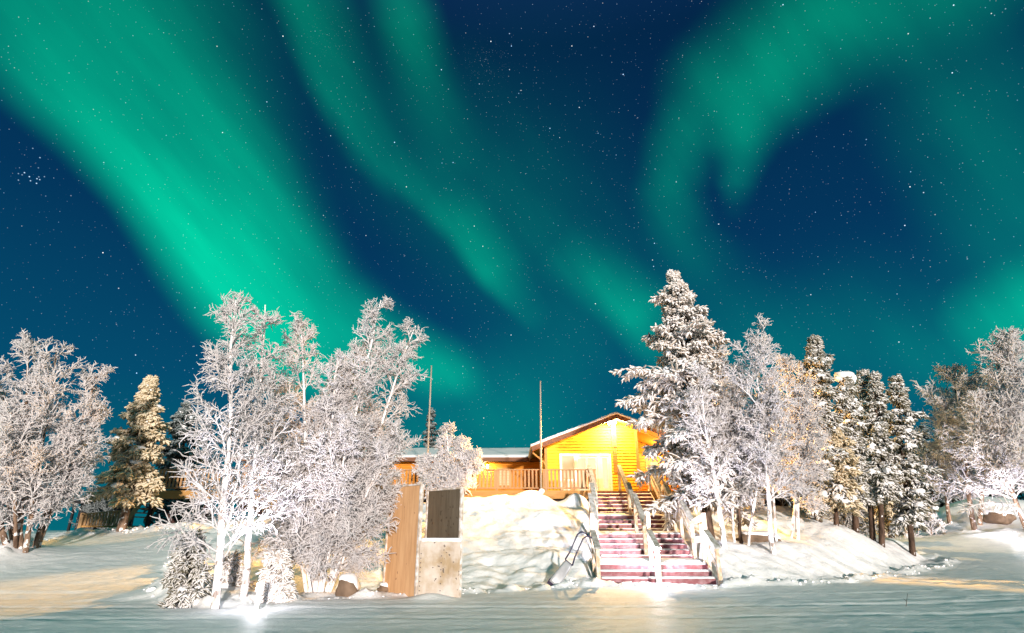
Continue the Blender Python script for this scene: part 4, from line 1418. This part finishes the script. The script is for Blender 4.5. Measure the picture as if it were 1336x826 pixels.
def stair_rail(side):
    zc, root = 0.0, None
    pos = []
    for y0, n_ in FLIGHTS:
        xl, xr = (float(v) for v in stair_x(y0))
        pos.append({'l': xl - .075, 'c': xl + (xr - xl) * .50, 'r': xr + .075}[side])
    for fi, (y0, n_) in enumerate(FLIGHTS):
        yend = FLIGHTS[fi + 1][0] if fi < 3 else DECK_Y
        yt = y0 + (n_ - 1) * TREAD + .12
        x, zt = pos[fi], zc + n_ * RISE
        h0, h1 = CAPS[fi]
        ya = y0 + .10 if fi else y0 - .10
        tf = h0 if fi == 0 else BOARDS[fi - 1][1] + .05
        tl = BOARDS[fi][0] + .06 if fi < 3 else h1
        W = .052
        p1 = MB().box(x - W, x + W, ya - W, ya + W, zc - .2, zc + tf - .03)
        if root is None: root = p1.build('railing', M['rail_wood'], stair)
        else: p1.build('post', M['rail_wood'], root)
        MB().box(x - W, x + W, yt - W, yt + W, zt - .2, zt + tl - .02).build('post', M['rail_wood'], root)
        MB().bar((x, ya - .14, zc + h0 - .04), (x, yt - W - .003, zt + h1), .16, .042).build('cap', M['cap_wood'], root)
        MB().bar((x - .03, ya + W + .003, zc + h0 - .11), (x - .03, yt - W - .003, zt + h1 - .10), .04, .12).build('rail_board', M['rail_board'], root)
        if side != 'c':
            MB().bar((x, ya + W + .003, zc + h0 - .55), (x, yt - W - .003, zt + h1 - .52), .04, .15).build('rail_board', M['rail_board'], root)
        if fi < 3:
            x2 = pos[fi + 1]
            b0, b1 = BOARDS[fi]
            MB().bar((x, yt + W + .003, zt + b0 - .08), (x2, yend + .10 - W - .003, zt + b1 - .08), .045, .18).build('rail_board', M['rail_board'], root)
            if side == 'r':
                MB().bar((x, yt + W + .003, zt + b0 - .66), (x2, yend + .10 - W - .003, zt + b1 - .62), .045, .18).build('rail_board', M['rail_board'], root)
                xm, ym = (x + x2) / 2, (yt + yend) / 2
                MB().box(xm + .03, xm + .11, ym - .045, ym + .045, zt - .2, zt + (b0 + b1) / 2 - .20).build('post', M['rail_wood'], root)
        zc = zt


for s_ in 'lcr': stair_rail(s_)

# ------------------------------------------------------------------ plywood wind screen
NL = at(542, 779, 14.0)     # near foot of the left panel
NR = at(598, 772, 14.0)
FLx = at(501, 779, 14.9)
off = FLx - NL; off[2] = 0
zg = .0
HL, HF = at(543, 633, 14.0)[2], at(570, 707, 14.0)[2]
scr = thing('plywood_screen', (NL[0], 14.0, 0), 'three-sided plywood wind screen beside the road, low in front', 'screen')
dvec = off / np.linalg.norm(off)
nvec = np.array((dvec[1], -dvec[0], 0))


def panel(p, q, z0, z1, th, mat, name, parent, frame=True, inset=.0, ztop_far=None):
    p, q = np.array((p[0], p[1], 0.0)), np.array((q[0], q[1], 0.0))
    u = (q - p) / np.linalg.norm(q - p)
    n_ = np.array((u[1], -u[0], 0)) * th / 2
    zf = z1 if ztop_far is None else ztop_far
    def P(a, s, z): return (a + n_ * s) + np.array((0, 0, z))
    o = MB().hexa([P(p, 1, z0), P(q, 1, z0), P(q, -1, z0), P(p, -1, z0), P(p, 1, z1), P(q, 1, zf), P(q, -1, zf), P(p, -1, z1)]).build(name, mat, parent)
    if frame:
        up = np.array((0, 0, 1.0))
        for a in (p - u * .026, q + u * .026):
            za = z1 if a is not q else zf
            MB().bar(a + up * (z0 - .05), a + up * (z1 + .015), .085, .05, tuple(u)).build('frame_strip', M['frame_frost'], o)
        MB().bar(p + up * (z1 + .022), q + up * (z1 + .022), .085, .04).build('frame_strip', M['frame_frost'], o)
    return o


M['frame_frost'] = wood('frosted_frame', (.40, .33, .26), (.58, .50, .42), 'z', 1, .7, .9)
Lp, Lq = np.array((NL[0], 14.0)), np.array((NL[0] + off[0], 14.0 + off[1]))
panel(Lp, Lq, -.1, HL, .03, M['plywood'], 'side_panel', scr)
Rp, Rq = np.array((NR[0], 14.0)), np.array((NR[0] + off[0], 14.0 + off[1]))
rp = panel(Rp, Rq, -.1, at(597, 638, 14.0)[2], .03, M['plywood_shade'], 'side_panel', scr)
rp['label'] = 'side panel with the shade of its inner face in the plywood colour'
fp_ = panel(np.array((NL[0] + .06, 13.93)), np.array((NR[0] + .02, 13.93)), -.1, HF, .03, M['plywood_frost'], 'front_panel', scr, False)
MB().box(NL[0] + .06, NR[0] + .03, 13.89, 13.97, HF + .002, HF + .03).build('frame_strip', M['frame_frost'], fp_)
snow_strip(NL[0] + .08, NR[0], 13.885, 13.975, HF + .03, 333, fp_, .05, .38)
mb = Bundle()
for x, k in ((NL[0] + .04, 9), (NL[0] + .50, 6)):
    for i in range(k):
        mb.addmesh(ICO2[0] * .012 + np.array((x + .05, 13.912, .15 + i * (HF - .3) / k)), ICO2[1])
mb.build('screw_heads', M['pan_dark'], fp_)

# ------------------------------------------------------------------ snow scoop
foot = at(722, 758, 16.4)
foot[2] = gz(foot[0], 16.4) + .04
sc = thing('snow_scoop', foot, 'sleigh-type snow scoop with dark blue tubular handle leaning by the left stair post', 'snow shovel')
top = at(768, 699, 16.9)
mid = at(742, 734, 16.7)
ax = (mid - foot) / np.linalg.norm(mid - foot)
side = np.cross(ax, np.array((0, -1, .15))); side /= np.linalg.norm(side)
nrm = np.cross(side, ax)
W_ = .17
pan = MB()
K, J = 10, 9
def pan_pt(a, b, o):
    # a along the axis from edge to handle, b across; the sides curl up into lips
    w = W_ * (1 - .30 * a)
    lip = max(0, abs(b) - .72) / .28
    return foot + (mid - foot) * a + side * w * b + nrm * (.09 * 4 * a * (1 - a) * .6 - .10 * lip * lip + o)
for o in (0, .012):
    for i in range(K + 1):
        for k in range(J): pan.v.append(tuple(pan_pt(i / K, -1 + 2 * k / (J - 1), o)))
n0 = (K + 1) * J
for i in range(K):
    for k in range(J - 1):
        q = i * J + k
        pan.f += [(q, q + 1, q + J + 1, q + J), (n0 + q + J, n0 + q + J + 1, n0 + q + 1, n0 + q)]
ring = [k for k in range(J)] + [i * J + J - 1 for i in range(1, K + 1)] + [K * J + k for k in range(J - 2, -1, -1)] + [i * J for i in range(K - 1, 0, -1)]
for i in range(len(ring)):
    a_, b_ = ring[i], ring[(i + 1) % len(ring)]
    pan.f.append((b_, a_, a_ + n0, b_ + n0))
pan.build('pan', M['pan_grey'], sc, True)
blade = MB().bar(foot - side * W_ * .95 - nrm * .02, foot + side * W_ * .95 - nrm * .02, .03, .14, tuple(ax)).build('cutting_edge', M['pan_dark'], sc)
tp = top
hd = MB()
h1 = at(757, 700, 16.75)
for s_ in (-1, 1):
    q = side * .09 * s_
    hd.tube([mid + side * .12 * s_, mid + (h1 - mid) * .3 + q, h1 + q, (h1 + tp) / 2 + q + np.array((0, 0, .06)), tp + q], .022, 8)
hd.tube([tp - side * .09, tp + side * .09], .022, 8)
hd.build('handle', M['handle_blue'], sc, True)
MB().bar(mid - side * .12, mid + side * .12, .03, .04).build('cross_bar', M['handle_blue'], sc)

# ------------------------------------------------------------------ path lamps
def path_lamp(x, y, h, label, power, color, aim, cone=150, glow=40, radius=.05, lean=0.0, z=None):
    zg_ = gz(x, y) if z is None else z
    t = thing('path_lamp', (x, y, zg_), label, 'lamp', 'path lamps')
    MB().tube([(x, y, zg_ - .2), (x + lean * .6, y, zg_ + h - .16)], .045, 12).build('post', M['white_trim'], t, True)
    MB().tube([(x + lean * .6, y, zg_ + h - .158), (x + lean, y, zg_ + h - .02)], .058, 12).build('lens', M['lamp_white'], t, True)
    MB().tube([(x + lean, y, zg_ + h - .018), (x + lean, y, zg_ + h)], [.062, .04], 12).build('cap', M['white_trim'], t, True)
    lamp('path_lamp_glow', (x + lean * .6, y - .16, zg_ + h + .02), glow, color, radius)
    l = bpy.data.lights.new('path_lamp_flood', 'SPOT')
    l.energy, l.color, l.shadow_soft_size = power, color, .06
    l.spot_size, l.spot_blend = radians(cone), .9
    o = bpy.data.objects.new('path_lamp_flood', l)
    COL.objects.link(o)
    o.location = (x + lean * .6, y - .10, zg_ + h + .04)
    o.rotation_euler = Vector(aim).to_track_quat('-Z', 'Y').to_euler()
    return t


WHITE = (.96, .90, 1.0)
a = at(337, 780, 12.0)
path_lamp(a[0], 12.0, .46, 'glowing white path lamp in the snow beneath the near birches', 600, WHITE, (-.1, .30, 1), 100, 12)
a = at(858, 757, 16.75)
path_lamp(a[0], 16.75, .62, 'glowing white path lamp at the foot of the stair centre rail', 1500, WHITE, (.15, 1, .9), 150, 42)
a = at(1322, 690, 29.2)
path_lamp(a[0], 29.2, .40, 'path lamp glowing low on the right snow bank under the arched sapling', 1300, WHITE, (-.2, .9, .9), 150, 12)

# ------------------------------------------------------------------ rocks and small things
def rock(px, py, Y, size, label, seed, snow=True):
    p = on_ground(px, py, Y)
    t = thing('rock', p, label, 'rock', 'rocks in the snow')
    rng = np.random.default_rng(seed)
    V0, F0 = ICO3
    k = 1 + .2 * np.sin(V0[:, 0] * 2.1 + seed) + .16 * np.sin(V0[:, 1] * 2.7 + seed * 2) + .1 * np.sin(V0[:, 2] * 5 + V0[:, 0] * 4)
    s_ = np.array(size)
    V = V0 * k[:, None] * s_
    mesh_obj('stone', V + p + (0, 0, s_[2] * .45), F0, M['rock'], t, True)
    if snow:
        kk = k * (1.07 + .05 * np.sin(V0[:, 0] * 5))
        W = V0 * kk[:, None] * s_ * np.array((1.02, 1.05, 1.0))
        keep = (V0[:, 2] + .35 * V0[:, 0] + .25 * V0[:, 1] - .15 * np.sin(V0[:, 0] * 6) > .12)
        W[~keep] = (V0 * k[:, None] * s_ * .9)[~keep]
        mesh_obj('snow_cap', W + p + (0, .03, s_[2] * .45 + .05), F0, M['cover'], t, True)
    return t


rock(455, 775, 14.2, (.27, .24, .26), 'brown rock under a peaked snow cap left of the plywood screen', 2)
rock(985, 700, 21.2, (.72, .5, .26), 'wide dark rock under a thick snow cap behind the birch trunks', 5)
rock(1308, 675, 33.2, (.75, .6, .38), 'dark rock half covered by the right snow bank below the arched sapling', 9)
rock(500, 772, 14.9, (.18, .18, .13), 'small snow-covered stone between the peaked rock and the plywood screen', 12)

# dark shelter far left, tarpaulin tent among the far trees at the right
p = on_ground(130, 690, 62)
sh = thing('shelter', p, 'long low dark shelter roof far beyond the left landing', 'shelter')
x0, x1, zt = at(98, 655, 62)[0], at(176, 655, 62)[0], at(130, 653, 62)[2]
MB().box(x0, x1, 61.5, 63.5, zt - .35, zt).build('roof', M['shelter_dark'], sh)
MB().box(x0 + .2, x1 - .2, 62.6, 62.8, p[2] - .3, zt - .36).build('wall', M['shelter_dark'], sh)
for xx in np.linspace(x0 + .2, x1 - .2, 4): MB().box(xx - .1, xx + .1, 61.7, 61.9, p[2] - .3, zt - .352).build('post', M['shelter_dark'], sh)
p = on_ground(1152, 694, 40)
tn = thing('tent', p, 'dark blue tent seen low between the spruce trunks of the mound', 'tent')
hx, hz_ = 1.5, at(1152, 672, 40)[2]
v = [(p[0] - hx, 39, p[2] - .1), (p[0] + hx, 39, p[2] - .1), (p[0] + .25, 39, hz_), (p[0] - .25, 39, hz_), (p[0] - hx, 42, p[2] - .1), (p[0] + hx, 42, p[2] - .1), (p[0] + .25, 42, hz_), (p[0] - .25, 42, hz_)]
MB().hexa([v[0], v[1], v[5], v[4], v[3], v[2], v[6], v[7]]).build('canvas', M['shelter_blue'], tn)
MB().bar((p[0] - .02, 38.95, p[2] - .1), (p[0] - .02, 38.95, hz_ + .1), .08, .08, (0, 1, 0)).build('pole', M['white_trim'], tn)

# clods of snow thrown up along the ploughed edges
rng = np.random.default_rng(404)
cx_, cy_ = rng.uniform(-16, 17, 9000), rng.uniform(11, 26, 9000)
m_ = road_mask(cx_, cy_)
k_ = (m_ > .25) & (m_ < .93)
cx_, cy_ = cx_[k_][:900], cy_[k_][:900]
tag(lumps(np.stack([cx_, cy_, ground(cx_, cy_) + .005], 1), .018 + .05 * rng.random(len(cx_)) ** 2.5, rng, .75, quad_ball(2)).build('snow_clods', M['cover'], None), kind='stuff')

# a dead twig sticking out of the packed snow
p = on_ground(1180, 788, 12.4)
q = at(1184, 774, 12.4)
tb = MB().tube([p - (0, 0, .05), p * .5 + q * .5 + np.array((.01, 0, 0)), q], [.006, .005, .003], 5)
tb.tube([p * .6 + q * .4, p * .4 + q * .6 + np.array((-.06, 0, 0))], [.004, .002], 5)
tag(tb.build('twig', M['dark_bark'], None), 'thin dark twig poking out of the road snow in the right foreground', 'twig')
